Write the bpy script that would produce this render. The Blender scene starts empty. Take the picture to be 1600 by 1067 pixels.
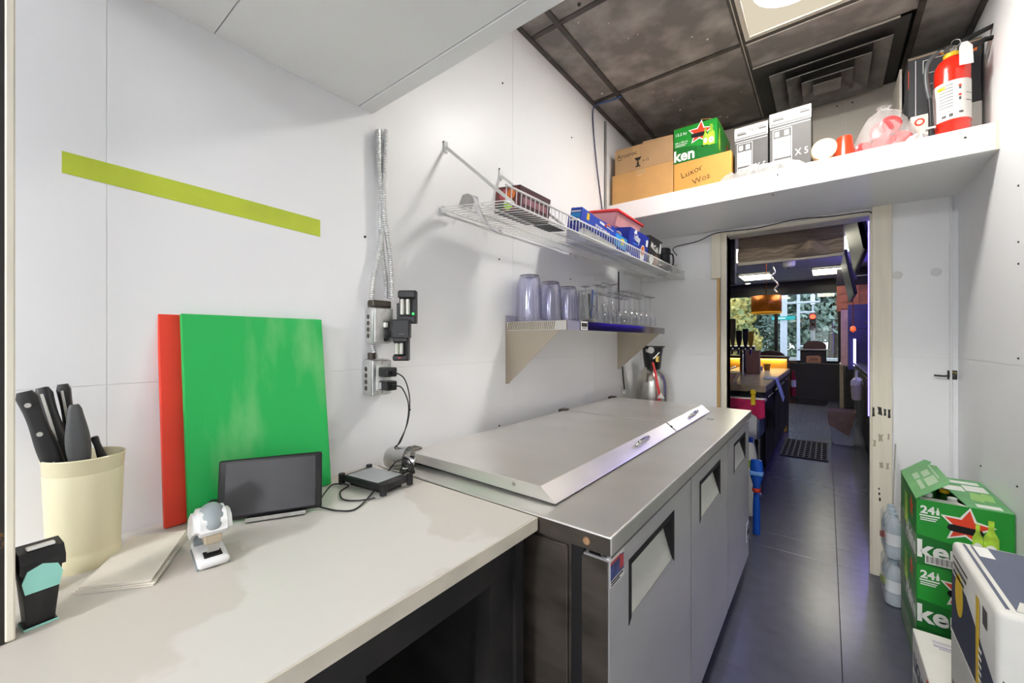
import bpy, bmesh, math, random
from mathutils import Matrix, Vector
R = math.radians
PI = math.pi
scene = bpy.context.scene
COL = scene.collection
random.seed(7)

# ------------------------------------------------------------------ camera, world, light, exposure
CAM_H = 1.22
YAW = math.atan(492 / 635.0)
cam_d = bpy.data.cameras.new('camera')
cam_d.sensor_width = 36.0
cam_d.lens = 635.0 / 1600.0 * 36.0
cam_d.clip_start = 0.01
cam_d.clip_end = 300
cam = bpy.data.objects.new('camera', cam_d)
cam.location = (0, 0, CAM_H)
cam.rotation_euler = (PI / 2, 0, YAW)
COL.objects.link(cam)
scene.camera = cam
vs = scene.view_settings
vs.view_transform = 'Standard'
vs.look = 'None'
vs.gamma = 1.0
vs.use_curve_mapping = False
vs.exposure = EXPOSURE = 0.2
w = bpy.data.worlds.new('evening_sky')
scene.world = w
w.use_nodes = True
wn = w.node_tree
bg = wn.nodes['Background']
sky_ramp = wn.nodes.new('ShaderNodeValToRGB')
tcw = wn.nodes.new('ShaderNodeTexCoord')
sepw = wn.nodes.new('ShaderNodeSeparateXYZ')
wn.links.new(tcw.outputs['Generated'], sepw.inputs[0])
wn.links.new(sepw.outputs['Z'], sky_ramp.inputs[0])
wn.links.new(sky_ramp.outputs[0], bg.inputs[0])
sky_ramp.color_ramp.elements[0].color = (0.62, 0.70, 0.78, 1)
sky_ramp.color_ramp.elements[1].color = (0.42, 0.56, 0.76, 1)
bg.inputs[1].default_value = 3.2
L_TROFFER_VIEW = 0.85      # the troffer in view (cream, half lit)
L_ADDED_BACK = 18.0      # added light panels, unseen behind the camera
L_BULB = 108.0
L_BAR_TROFFER = 11.0
L_LED_BLUE = 5.0
L_LED_GOLD = 5.0
def lamp_area(name, loc, sx, sy, power, col=(1, 1, 1), rot=(0, 0, 0)):
    d = bpy.data.lights.new(name, 'AREA'); d.shape = 'RECTANGLE'; d.size = sx; d.size_y = sy
    d.energy = power; d.color = col
    o = bpy.data.objects.new(name, d); o.location = loc; o.rotation_euler = rot
    COL.objects.link(o); return o

# ------------------------------------------------------------------ turning pixels on a known plane into points
_c, _s = math.cos(YAW), math.sin(YAW)
def _ray(u, v):
    a = (u - 800) / 635.0
    return (a * _c - _s, a * _s + _c, (533.5 - v) / 635.0)
def atx(u, v, x):
    r = _ray(u, v); d = x / r[0]; return Vector((x, r[1] * d, r[2] * d + CAM_H))
def aty(u, v, y):
    r = _ray(u, v); d = y / r[1]; return Vector((r[0] * d, y, r[2] * d + CAM_H))
def atz(u, v, z):
    r = _ray(u, v); d = (z - CAM_H) / r[2]; return Vector((r[0] * d, r[1] * d, z))

# ------------------------------------------------------------------ materials
def lin(c):
    return tuple(((x / 255.0) / 12.92 if x / 255.0 <= 0.04045 else ((x / 255.0 + 0.055) / 1.055) ** 2.4) for x in c)
MATS = {}
def mat(name, rgb, rough=0.5, metal=0.0, var=0.06, scale=9.0, bump=0.0, bscale=60.0, stretch=None, coat=0.0,
        rvar=0.0, spec=0.5, rgb2=None, thr=None, detail=5.0, alpha=1.0, emit=None, estr=0.0, trans=0.0, ior=1.45, sss=0.0):
    if name in MATS: return MATS[name]
    m = bpy.data.materials.new(name); m.use_nodes = True
    nt = m.node_tree; N = nt.nodes; Lk = nt.links
    p = N['Principled BSDF']
    p.inputs['Roughness'].default_value = rough
    p.inputs['Metallic'].default_value = metal
    p.inputs['Specular IOR Level'].default_value = spec
    p.inputs['Coat Weight'].default_value = coat
    p.inputs['Coat Roughness'].default_value = 0.08
    p.inputs['Transmission Weight'].default_value = trans
    p.inputs['IOR'].default_value = ior
    p.inputs['Alpha'].default_value = alpha
    if emit is not None:
        p.inputs['Emission Color'].default_value = (*lin(emit), 1)
        p.inputs['Emission Strength'].default_value = estr
    c = lin(rgb)
    tc = N.new('ShaderNodeTexCoord'); mp = N.new('ShaderNodeMapping')
    if stretch: mp.inputs['Scale'].default_value = stretch
    Lk.new(tc.outputs['Object'], mp.inputs[0])
    nz = N.new('ShaderNodeTexNoise'); nz.inputs['Scale'].default_value = scale; nz.inputs['Detail'].default_value = detail
    Lk.new(mp.outputs[0], nz.inputs['Vector'])
    rp = N.new('ShaderNodeValToRGB'); e = rp.color_ramp.elements
    if rgb2 is None:
        e[0].color = (*[max(0, x * (1 - var * 2)) for x in c], 1); e[1].color = (*[min(1, x * (1 + var * 2)) for x in c], 1)
        e[0].position = 0.25; e[1].position = 0.75
    else:
        e[0].color = (*c, 1); e[1].color = (*lin(rgb2), 1)
        t = thr or (0.45, 0.6); e[0].position, e[1].position = t
    Lk.new(nz.outputs['Fac'], rp.inputs[0]); Lk.new(rp.outputs[0], p.inputs['Base Color'])
    if rvar:
        mr = N.new('ShaderNodeMapRange'); mr.inputs[3].default_value = max(0.02, rough - rvar); mr.inputs[4].default_value = min(1, rough + rvar)
        Lk.new(nz.outputs['Fac'], mr.inputs[0]); Lk.new(mr.outputs[0], p.inputs['Roughness'])
    if bump:
        n2 = N.new('ShaderNodeTexNoise'); n2.inputs['Scale'].default_value = bscale; n2.inputs['Detail'].default_value = 3
        Lk.new(mp.outputs[0], n2.inputs['Vector'])
        b = N.new('ShaderNodeBump'); b.inputs['Strength'].default_value = bump; b.inputs['Distance'].default_value = 0.004
        Lk.new(n2.outputs['Fac'], b.inputs['Height']); Lk.new(b.outputs[0], p.inputs['Normal'])
    MATS[name] = m
    return m
def emitter(name, rgb, strength):
    if name in MATS: return MATS[name]
    m = bpy.data.materials.new(name); m.use_nodes = True; nt = m.node_tree
    for n in list(nt.nodes): nt.nodes.remove(n)
    e = nt.nodes.new('ShaderNodeEmission'); o = nt.nodes.new('ShaderNodeOutputMaterial')
    e.inputs[0].default_value = (*lin(rgb), 1); e.inputs[1].default_value = strength
    nt.links.new(e.outputs[0], o.inputs[0]); MATS[name] = m
    return m
def clear(name, rgb, rough=0.02, ior=1.45, mixclear=0.0, top=0.75):
    """glass that lets light through: glass mixed with plain transparency as for a thin wall"""
    if name in MATS: return MATS[name]
    m = bpy.data.materials.new(name); m.use_nodes = True; nt = m.node_tree
    for n in list(nt.nodes): nt.nodes.remove(n)
    g = nt.nodes.new('ShaderNodeBsdfGlossy'); t = nt.nodes.new('ShaderNodeBsdfTransparent'); o = nt.nodes.new('ShaderNodeOutputMaterial')
    mx = nt.nodes.new('ShaderNodeMixShader'); fr = nt.nodes.new('ShaderNodeLayerWeight'); fr.inputs[0].default_value = 0.35
    mp = nt.nodes.new('ShaderNodeMapRange'); mp.inputs[3].default_value = 0.04 + mixclear; mp.inputs[4].default_value = top
    t.inputs[0].default_value = (*lin(rgb), 1); g.inputs['Roughness'].default_value = rough
    g.inputs[0].default_value = (0.95, 0.95, 0.97, 1)
    nt.links.new(fr.outputs['Facing'], mp.inputs[0]); nt.links.new(mp.outputs[0], mx.inputs[0])
    nt.links.new(t.outputs[0], mx.inputs[1]); nt.links.new(g.outputs[0], mx.inputs[2]); nt.links.new(mx.outputs[0], o.inputs[0])
    MATS[name] = m
    return m

WHITE = mat('white_wall_panel', (240, 240, 240), 0.38, var=0.012, scale=2.0, bump=0.04, bscale=9)
WHITE2 = mat('white_shelf_paint', (243, 243, 241), 0.45, var=0.012, scale=3)
BEIGE = mat('beige_panel', (190, 184, 172), 0.55, var=0.03, scale=3)
CREAM = mat('cream_trim_paint', (226, 219, 200), 0.5, var=0.04, scale=5, bump=0.08, bscale=14, stretch=(6, 6, .6))
STEEL = mat('brushed_steel', (226, 223, 217), 0.31, 0.80, var=0.03, scale=3, stretch=(1, 2, 1), rvar=0.03, detail=2.0)
STEEL_V = mat('brushed_steel_door', (224, 223, 221), 0.38, 0.66, var=0.03, scale=3, stretch=(1, 1, 2), rvar=0.03, detail=2.0)
STEEL_D = mat('scuffed_steel_dark_reflection', (84, 77, 69), 0.42, 0.6, var=0.25, scale=6, stretch=(1, 1, 3), rvar=0.12)  # dark reflection on the prep table side is put into this colour
CHROME = mat('bright_metal', (200, 200, 198), 0.14, 1.0, var=0.03)
GALV = mat('galvanised_metal', (214, 215, 213), 0.34, 1.0, var=0.08, scale=40)
ALU = mat('aluminium', (198, 196, 190), 0.25, 1.0, var=0.04, scale=12)
BLACK = mat('black_plastic', (26, 26, 27), 0.38, var=0.12, scale=30)
BLACKM = mat('matt_black_board', (30, 28, 26), 0.6, var=0.4, scale=12)
RUBBER = mat('black_rubber', (18, 18, 18), 0.6, var=0.15, scale=30)
DARK = mat('dark_gap', (8, 8, 8), 0.8)
CEILB = mat('black_ceiling_tile', (112, 107, 102), 0.62, var=0.5, scale=7, bump=0.35, bscale=110, rgb2=(160, 154, 147), thr=(0.42, 0.72), detail=9)
CEILBAR = mat('black_ceiling_bar', (60, 55, 50), 0.5, var=0.3, scale=14)
FLOORM = mat('grey_rubber_floor', (78, 80, 92), 0.24, var=0.05, scale=14, detail=6)
COUNTER = mat('white_laminate', (208, 204, 196), 0.38, var=0.02, scale=3.2, rgb2=(198, 192, 182), thr=(0.50, 0.525))
COUNTER_E = mat('laminate_edge', (204, 196, 178), 0.5, var=0.06, scale=14)
KRAFT = mat('brown_cardboard', (196, 150, 92), 0.75, var=0.06, scale=6)
KRAFT2 = mat('tan_cardboard', (176, 142, 102), 0.75, var=0.06, scale=6)
INK = mat('black_ink', (34, 30, 26), 0.7)
GREEN = mat('green_carton', (26, 138, 42), 0.42, var=0.05, scale=4)
DGREEN = mat('dark_green_print', (20, 104, 36), 0.42, var=0.05, scale=4)
PGREEN = mat('pale_green_carton', (98, 168, 106), 0.42, var=0.12, scale=6)
LGREEN = mat('light_green_print', (168, 206, 60), 0.4, var=0.25, scale=30)
RED = mat('red_print', (212, 62, 30), 0.45, var=0.05)
WPRINT = mat('white_print', (238, 238, 232), 0.5, var=0.02)
GREYP = mat('grey_print', (84, 82, 80), 0.55, var=0.04)
NAVY = mat('navy_print', (44, 50, 74), 0.45, var=0.08)
SLATE = mat('slate_blue_carton', (92, 98, 118), 0.4, var=0.06)
YELLOW = mat('yellow_print', (228, 190, 34), 0.45, var=0.04)
WCARD = mat('white_cardboard', (226, 224, 216), 0.5, var=0.03)
BLUEBOX = mat('blue_carton', (26, 62, 168), 0.4, var=0.08, scale=12)
CYANP = mat('cyan_print', (40, 140, 208), 0.4, var=0.08)
ORANGEP = mat('orange_print', (222, 120, 52), 0.45, var=0.2, scale=30)
WIRE = mat('white_coated_wire', (232, 232, 230), 0.35, var=0.01)
CABLE = mat('black_cable', (20, 20, 21), 0.45)
SCREWM = mat('dark_screw', (46, 44, 42), 0.4, 0.6)
GLASSM = clear('clear_glass', (246, 247, 247), 0.02)
PLASTC = clear('lilac_clear_plastic', (240, 240, 249), 0.10, mixclear=0.05, top=.6)
FILM = mat('clear_film', (232, 230, 228), .25, alpha=.28, var=.02)

# ------------------------------------------------------------------ mesh building
class MB:
    def __init__(s): s.bm = bmesh.new()
    def box(s, a, b, bev=0.0, M=None, seg=1):
        a, b = Vector(a), Vector(b)
        vs_ = [s.bm.verts.new((x, y, z)) for z in (a.z, b.z) for y in (a.y, b.y) for x in (a.x, b.x)]
        idx = ((0, 2, 3, 1), (4, 5, 7, 6), (0, 1, 5, 4), (2, 6, 7, 3), (0, 4, 6, 2), (1, 3, 7, 5))
        fs = [s.bm.faces.new([vs_[i] for i in f]) for f in idx]
        allv = list(vs_)
        if bev > 0:
            es = list({e for f in fs for e in f.edges})
            r = bmesh.ops.bevel(s.bm, geom=es, offset=bev, segments=seg, profile=0.5, affect='EDGES')
            allv = list({v for f in r['faces'] for v in f.verts} | {v for v in vs_ if v.is_valid})
        if M is not None: bmesh.ops.transform(s.bm, matrix=M, verts=allv)
        return s
    def ring(s, c, t, nrm, r, n):
        t = Vector(t).normalized(); x = Vector(nrm) - t * t.dot(Vector(nrm)); x.normalize(); y = t.cross(x)
        return [s.bm.verts.new(Vector(c) + x * (r * math.cos(2 * PI * i / n)) + y * (r * math.sin(2 * PI * i / n))) for i in range(n)]
    def skin(s, r1, r2):
        n = len(r1)
        for i in range(n): s.bm.faces.new((r1[i], r1[(i + 1) % n], r2[(i + 1) % n], r2[i]))
    def tube(s, pts, r, n=8, cap=True):
        pts = [Vector(p) for p in pts]; k = len(pts)
        rs = r if isinstance(r, (list, tuple)) else [r] * k
        prev = None; nrm = Vector((0.123, 0.31, 0.94))
        for i, p in enumerate(pts):
            t = (pts[min(i + 1, k - 1)] - pts[max(i - 1, 0)])
            if t.length < 1e-9: t = Vector((0, 0, 1))
            t.normalize()
            if abs(t.dot(nrm)) > 0.97: nrm = Vector((1, 0.02, 0)) if abs(t.x) < 0.8 else Vector((0, 1, 0.02))
            nrm = (nrm - t * t.dot(nrm)).normalized()
            rg = s.ring(p, t, nrm, rs[i], n)
            if prev: s.skin(prev, rg)
            elif cap: s.bm.faces.new(rg[::-1])
            prev = rg
        if cap: s.bm.faces.new(prev)
        return s
    def cyl(s, p0, p1, r0, r1=None, n=16, cap=True):
        return s.tube([p0, p1], [r0, r0 if r1 is None else r1], n, cap)
    def lathe(s, prof, M=None, n=24, capb=True, capt=False):
        prev = None; made = []
        for (r, z) in prof:
            rg = [s.bm.verts.new((r * math.cos(2 * PI * i / n), r * math.sin(2 * PI * i / n), z)) for i in range(n)]
            made += rg
            if prev: s.skin(prev, rg)
            elif capb and r > 1e-5: s.bm.faces.new(rg[::-1])
            prev = rg
        if capt and prof[-1][0] > 1e-5: s.bm.faces.new(prev)
        if M is not None: bmesh.ops.transform(s.bm, matrix=M, verts=made)
        return s
    def poly(s, pts):
        s.bm.faces.new([s.bm.verts.new(p) for p in pts]); return s
    def prism(s, pts, ext):
        """polygon (3-D points, planar) pushed out along ext"""
        ext = Vector(ext)
        a = [s.bm.verts.new(p) for p in pts]; b = [s.bm.verts.new(Vector(p) + ext) for p in pts]
        s.bm.faces.new(a[::-1]); s.bm.faces.new(b); s.skin(a, b); return s
    def build(s, name, m, parent=None, smooth=0, loc=None, recalc=True):
        if recalc: bmesh.ops.recalc_face_normals(s.bm, faces=s.bm.faces)
        me = bpy.data.meshes.new(name); s.bm.to_mesh(me); s.bm.free()
        me.materials.append(m)
        if smooth:
            for p in me.polygons: p.use_smooth = True
            me.set_sharp_from_angle(angle=R(smooth))
        o = bpy.data.objects.new(name, me)
        if loc is not None: o.location = loc
        if parent is not None: o.parent = parent
        COL.objects.link(o); return o
def tag(o, label, cat, group=None):
    o['label'] = label; o['category'] = cat
    if group: o['group'] = group
    return o
def thing(name, label, cat, loc=(0, 0, 0), rz=0.0, group=None):
    o = bpy.data.objects.new(name, None); o.location = loc; o.rotation_euler = (0, 0, rz); o.empty_display_size = 0.05
    COL.objects.link(o); return tag(o, label, cat, group)
def struct(name, mb, m, **k):
    o = mb.build(name, m, **k); o['kind'] = 'structure'; return o
def copy_tree(o, parent=None):
    c = o.copy(); COL.objects.link(c)
    if parent: c.parent = parent
    for ch in [x for x in bpy.data.objects if x.parent == o]: copy_tree(ch, c)
    return c
def stuff(o): o['kind'] = 'stuff'; return o
def place(o, loc, rz, label, group=None):
    o.location = loc; o.rotation_euler = (0, 0, rz); o['label'] = label
    if group: o['group'] = group
    return o

# faces of a box w x d x h standing on the origin: matrices from (u, v, out) to local space
def fm(o, u, v, n):
    return Matrix(((u[0], v[0], n[0], o[0]), (u[1], v[1], n[1], o[1]), (u[2], v[2], n[2], o[2]), (0, 0, 0, 1)))
def face(wd, side):
    w_, d_, h_ = wd
    return {'F': fm((-w_/2, -d_/2, 0), (1, 0, 0), (0, 0, 1), (0, -1, 0)), 'L': fm((-w_/2, d_/2, 0), (0, -1, 0), (0, 0, 1), (-1, 0, 0)),
            'R': fm((w_/2, -d_/2, 0), (0, 1, 0), (0, 0, 1), (1, 0, 0)), 'T': fm((-w_/2, -d_/2, h_), (1, 0, 0), (0, 1, 0), (0, 0, 1))}[side]
def decal(parent, M, polys, m, name='print', off=0.0003, th=0.0005):
    b = MB()
    for pl in polys:
        b.prism([M @ Vector((p[0], p[1], off)) for p in pl], (M.to_3x3() @ Vector((0, 0, 1))) * th)
    return b.build(name, m, parent)
def rect(u0, v0, u1, v1): return [(u0, v0), (u1, v0), (u1, v1), (u0, v1)]
def disc(cu, cv, ru, rv=None, n=20, a0=0, a1=2 * PI):
    rv = ru if rv is None else rv
    return [(cu + ru * math.cos(a0 + (a1 - a0) * i / n), cv + rv * math.sin(a0 + (a1 - a0) * i / n)) for i in range(n)]
def star(cu, cv, r, k=0.42, rot=0.0):
    return [(cu + (r if i % 2 == 0 else r * k) * math.sin(PI * i / 5 + rot), cv + (r if i % 2 == 0 else r * k) * math.cos(PI * i / 5 + rot)) for i in range(10)]
def stadium(cu, cv, hw, hh, n=8, tilt=0.0):
    p = [(hw - hh + hh * math.cos(-PI/2 + PI * i / n), hh * math.sin(-PI/2 + PI * i / n)) for i in range(n + 1)]
    p += [(-(hw - hh) + hh * math.cos(PI/2 + PI * i / n), hh * math.sin(PI/2 + PI * i / n)) for i in range(n + 1)]
    c_, s_ = math.cos(tilt), math.sin(tilt)
    return [(cu + x * c_ - y * s_, cv + x * s_ + y * c_) for x, y in p]
def lettering(parent, M, body, u, v, size, m, bold=0.0, off=0.0009, sx=1.0, name='lettering', rot=0.0):
    cu = bpy.data.curves.new('txt', 'FONT'); cu.body = body; cu.size = size; cu.offset = bold * size; cu.extrude = 0.0002
    cu.resolution_u = 3
    ob = bpy.data.objects.new('txt', cu); COL.objects.link(ob)
    bpy.context.view_layer.update()
    me = bpy.data.meshes.new_from_object(ob.evaluated_get(bpy.context.evaluated_depsgraph_get()))
    bpy.data.objects.remove(ob); bpy.data.curves.remove(cu)
    me.transform(M @ Matrix.Translation((u, v, off)) @ Matrix.Rotation(rot, 4, 'Z') @ Matrix.Diagonal((sx, 1, 1, 1)))
    me.materials.clear(); me.materials.append(m); me.name = name
    o = bpy.data.objects.new(name, me); o.parent = parent; COL.objects.link(o); return o
def smoothpath(pts, k=5):
    """Catmull-Rom through pts"""
    pts = [Vector(p) for p in pts]; out = []
    for i in range(len(pts) - 1):
        p0, p1, p2, p3 = pts[max(i-1, 0)], pts[i], pts[i+1], pts[min(i+2, len(pts)-1)]
        for j in range(k):
            t = j / k
            out.append(0.5 * ((2*p1) + (p2-p0)*t + (2*p0-5*p1+4*p2-p3)*t*t + (3*p1-p0-3*p2+p3)*t**3))
    out.append(pts[-1]); return out
# ------------------------------------------------------------------ the kitchen shell
WX, EX, FY, BY, CZ = -1.05, 0.50, 2.86, -4.3, 2.56
SEAM = 1.14
KX, KY = 3.3, -0.45      # wider room added unseen behind the viewpoint to light the corridor
struct('floor', MB().box((-2.7, BY, -0.14), (0.75, 11.1, -0.006)).box((0.75, BY, -0.14), (KX, KY, -0.006)), mat('floor_base', (30, 30, 33), 0.7))
FLOOR = bpy.data.objects['floor']
def mats(xs, ys):
    for i in range(len(xs) - 1):
        for j in range(len(ys) - 1):
            g = 0.0009
            MB().box((xs[i] + g, ys[j] + g, -0.006), (xs[i+1] - g, ys[j+1] - g, 0.0), bev=0.0008).build('rubber_sheet', FLOORM, FLOOR)
mats([WX, -0.60, 0.045, EX], [KY, 0.62, 1.72, 2.84])
mats([WX, 0.045, 1.2, KX], [BY, -2.4, KY])
mats([-2.7, -0.75, 0.045, 0.75], [2.84, 3.06, 4.9, 7.4, 11.0])

def panelled(name, axis, pos, thick, cells, m, dirn):
    """a wall slab with sheet panels standing 2 mm proud of it, each panel its own piece"""
    lo = [min(c[0] for c in cells), min(c[2] for c in cells)]; hi = [max(c[1] for c in cells), max(c[3] for c in cells)]
    def bx(a0, a1, z0, z1, p0, p1, bev=0):
        p0, p1 = min(p0, p1), max(p0, p1)
        return MB().box((p0, a0, z0), (p1, a1, z1), bev) if axis == 'x' else MB().box((a0, p0, z0), (a1, p1, z1), bev)
    b = MB()
    for (a0, a1, z0, z1) in cells:
        p0, p1 = sorted((pos - dirn * 0.0012, pos - dirn * thick))
        if axis == 'x': b.box((p0, a0, z0), (p1, a1, z1))
        else: b.box((a0, p0, z0), (a1, p1, z1))
    base = struct(name, b, mat('panel_joint', (230, 230, 229), 0.6))
    for (a0, a1, z0, z1) in cells:
        g = 0.0004
        bx(a0 + g, a1 - g, z0 + g, z1 - g, pos, pos - dirn * 0.0012, 0.0005).build('wall_panel', m, base)
    return base
cl = []
ys = [BY, -2.8, -1.6, -0.55, 0.135, 1.36, 2.12, FY]
for i in range(len(ys) - 1):
    cl += [(ys[i], ys[i+1], 0, SEAM), (ys[i], ys[i+1], SEAM, CZ)]
WL = panelled('wall_left', 'x', WX, 0.10, cl, WHITE, 1)
ys = [KY, 0.82, 2.04, FY]
cl = []
for i in range(len(ys) - 1):
    cl += [(ys[i], ys[i+1], 0, SEAM), (ys[i], ys[i+1], SEAM, CZ)]
WR = panelled('wall_right', 'x', EX, 0.10, cl, WHITE, -1)
DX0, DX1, DZ = -0.50, 0.185, 1.895
cl = [(WX, DX0, 0, SEAM), (WX, DX0, SEAM, 1.93), (DX1, 0.475, 0, SEAM), (DX1, 0.475, SEAM, 1.93), (0.475, EX, 0, 1.93)]
WF = panelled('wall_far', 'y', FY, 0.12, cl, WHITE, -1)
struct('wall_header', MB().box((DX0, FY, DZ), (DX1, FY + 0.12, 1.93)), WHITE)
cl = [(WX, -0.52, 1.93, CZ), (-0.52, 0.083, 1.93, CZ), (0.083, EX, 1.93, CZ)]
WU = panelled('wall_upper', 'y', FY, 0.12, cl, BEIGE, -1)
struct('wall_back', MB().box((WX - 0.1, BY - 0.1, 0), (KX + 0.1, BY, CZ)), WHITE)
struct('wall_added_right', MB().box((KX, BY, 0), (KX + 0.1, KY, CZ)), WHITE)  # wall of the added room, out of view
struct('wall_added_near', MB().box((EX + 0.1, KY, 0), (KX + 0.1, KY + 0.1, CZ)), WHITE)  # closes the added room, out of view
struct('ceiling_added', MB().box((WX, BY, CZ + 0.022), (KX, KY, CZ + 0.05)), WHITE2)  # white slab added out of view for bounce light
# ceiling: grid bars and lay-in tiles
CEIL = struct('ceiling', MB().box((-1.15, BY - 0.1, CZ + 0.05), (KX + 0.1, FY + 0.12, CZ + 0.15)), DARK)
gx = [WX, -0.90, -0.30, 0.30, EX]
gy = [KY, 0.25, 0.86, 1.48, 2.09, FY]
skip = set()
for i in range(4):
    for j in range(5):
        x0, x1, y0, y1 = gx[i], gx[i+1], gy[j], gy[j+1]
        if i == 2 and j in (2, 3, 4): continue
        MB().box((x0 + 0.004, y0 + 0.004, CZ + 0.006), (x1 - 0.004, y1 - 0.004, CZ + 0.02), 0.002).build('ceiling_tile', CEILB, CEIL)
MB().box((-0.296, 2.096, CZ + 0.004), (0.296, 2.30, CZ + 0.02), 0.002).build('ceiling_tile', CEILB, CEIL)
for x in gx[1:4]: MB().box((x - 0.012, KY, CZ), (x + 0.012, FY, CZ + 0.007), 0.001).build('grid_bar', CEILBAR, CEIL)
for y in gy[1:5]: MB().box((WX, y - 0.012, CZ + 0.0005), (EX, y + 0.012, CZ + 0.0065), 0.001).build('grid_bar', CEILBAR, CEIL)
MB().box((-0.29, 2.10, CZ - 0.001), (0.30, 2.106, CZ + 0.006)).build('bare_bar_edge', mat('worn_bar', (190, 184, 172), 0.5), CEIL)
MB().box((-0.29, 2.305, CZ - 0.001), (0.24, 2.312, CZ + 0.006)).build('bare_bar_edge', MATS['worn_bar'], CEIL)
MB().box((-0.303, 1.0, CZ - 0.001), (-0.300, 2.86, CZ + 0.006)).build('bare_bar_edge', MATS['worn_bar'], CEIL)
def wall_angle(a, b): MB().box(a, b).build('wall_angle', CEILBAR, CEIL)
wall_angle((WX, KY, CZ - 0.004), (WX + 0.02, FY, CZ + 0.002)); wall_angle((EX - 0.02, KY, CZ - 0.004), (EX, FY, CZ + 0.002))
wall_angle((WX, FY - 0.02, CZ - 0.004), (EX, FY, CZ + 0.002))

def troffer(name, label, x0, x1, y0, y1, z, strength, rgb, group=None):
    t = thing(name, label, 'ceiling light', ((x0 + x1) / 2, (y0 + y1) / 2, z), 0, group)
    hx, hy = (x1 - x0) / 2, (y1 - y0) / 2
    b = MB(); f = 0.018
    b.box((-hx, -hy, 0), (hx, -hy + f, 0.02)); b.box((-hx, hy - f, 0), (hx, hy, 0.02))
    b.box((-hx, -hy + f, 0), (-hx + f, hy - f, 0.02)); b.box((hx - f, -hy + f, 0), (hx, hy - f, 0.02))
    b.build('light_frame', mat('light_frame_paint', (196, 190, 176), 0.5), t)
    MB().box((-hx + f, -hy + f, 0.006), (hx - f, hy - f, 0.012)).build('diffuser', emitter('diffuser_' + name + str(strength), rgb, strength), t)
    return t
vt = troffer('ceiling_troffer', 'cream ceiling light panel with prismatic cover among black ceiling tiles', -0.288, 0.288, 0.872, 2.078, CZ + 0.001, L_TROFFER_VIEW, (226, 214, 190))
# the bulb seen as a bright spot behind the cover
bm_ = MB(); bm_.lathe([(0.0, -0.008), (0.09, -0.006), (0.13, 0.004)], Matrix.Translation((-0.10, 0.36, 0.002)), 24)
bm_.build('bulb_spot', emitter('bulb_glow', (255, 252, 247), L_BULB), vt)
for (x, y, w_) in ((-.25, -1.5, 'nearest behind the viewpoint over the aisle'), (-.25, -3.2, 'at the rear of the kitchen on the left'), (1.3, -1.5, 'over the kitchen middle, nearer row'), (1.3, -3.2, 'over the kitchen middle, rear row'), (2.6, -1.5, 'by the right kitchen wall, nearer row'), (2.6, -3.2, 'by the right kitchen wall, rear row')):
    troffer('ceiling_troffer', 'added white ceiling light panel out of view, ' + w_, x - .288, x + .288, y - .59, y + .59, CZ + 0.001, L_ADDED_BACK * (.25 if y > -2 and x < 0 else 5.6 if x < 0 else 0.52), (250, 251, 255))  # panels added behind the viewpoint to brighten the corridor walls

# ceiling vent: four square louvres stepping down
v = thing('ceiling_vent', 'black square ceiling air vent with stepped louvres above the shelf', 'vent', (0.0, 2.585, CZ))
VB = mat('black_vent_metal', (104, 101, 98), 0.45, var=0.2, scale=12)
def sqring(o, i, zo, zi):
    b = MB()
    for k in range(4):
        c_, s_ = math.cos(k * PI / 2), math.sin(k * PI / 2)
        q = lambda a, bb, z: Vector((a * c_ - bb * s_, a * s_ + bb * c_, z))
        pts = [q(-o, -o, zo), q(o, -o, zo), q(i, -i, zi), q(-i, -i, zi)]
        b.prism(pts, (0, 0, 0.003))
    return b
MB().box((-0.29, -0.27, -0.002), (0.275, 0.27, 0.004)).build('vent_plate', mat('dark_vent_throat', (52, 50, 48), .6), v)
for k, (o_, i_, zo, zi) in enumerate([(0.225, 0.165, -0.036, -0.008), (0.160, 0.105, -0.046, -0.016), (0.100, 0.055, -0.056, -0.026)]):
    sqring(o_, i_, zo, zi).build('louvre', VB, v)
MB().box((-0.055, -0.055, -0.062), (0.055, 0.055, -0.058), 0.001).build('louvre_core', VB, v)

# shelf over the doorway, soffit over the near counter
sh = struct('shelf_far', MB().box((WX, 2.28, 1.925), (EX, FY, 1.955)), WHITE2)
MB().box((WX, 2.268, 1.925), (EX, 2.28, 2.028), 0.0015).build('fascia', WHITE2, sh)
MB().box((WX, 2.28, 1.955), (EX, FY, 2.022)).build('deck', WHITE2, sh)
MB().box((0.490, 2.2665, 1.925), (EX, 2.268, 2.028)).build('joint_strip', CREAM, sh)
sf = struct('soffit_near', MB().box((WX, -0.02, 1.892), (-0.27, 0.66, 1.93)), WHITE2)
MB().box((WX, 0.645, 1.884), (-0.27, 0.69, 1.98), 0.002).build('edge_trim', WHITE2, sf)
MB().box((WX, -0.02, 1.886), (-0.27, 0.30, 1.892), 0.0005).build('soffit_panel', WHITE2, sf)
MB().box((WX, 0.302, 1.886), (-0.27, 0.643, 1.892), 0.0005).build('soffit_panel', WHITE2, sf)
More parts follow.
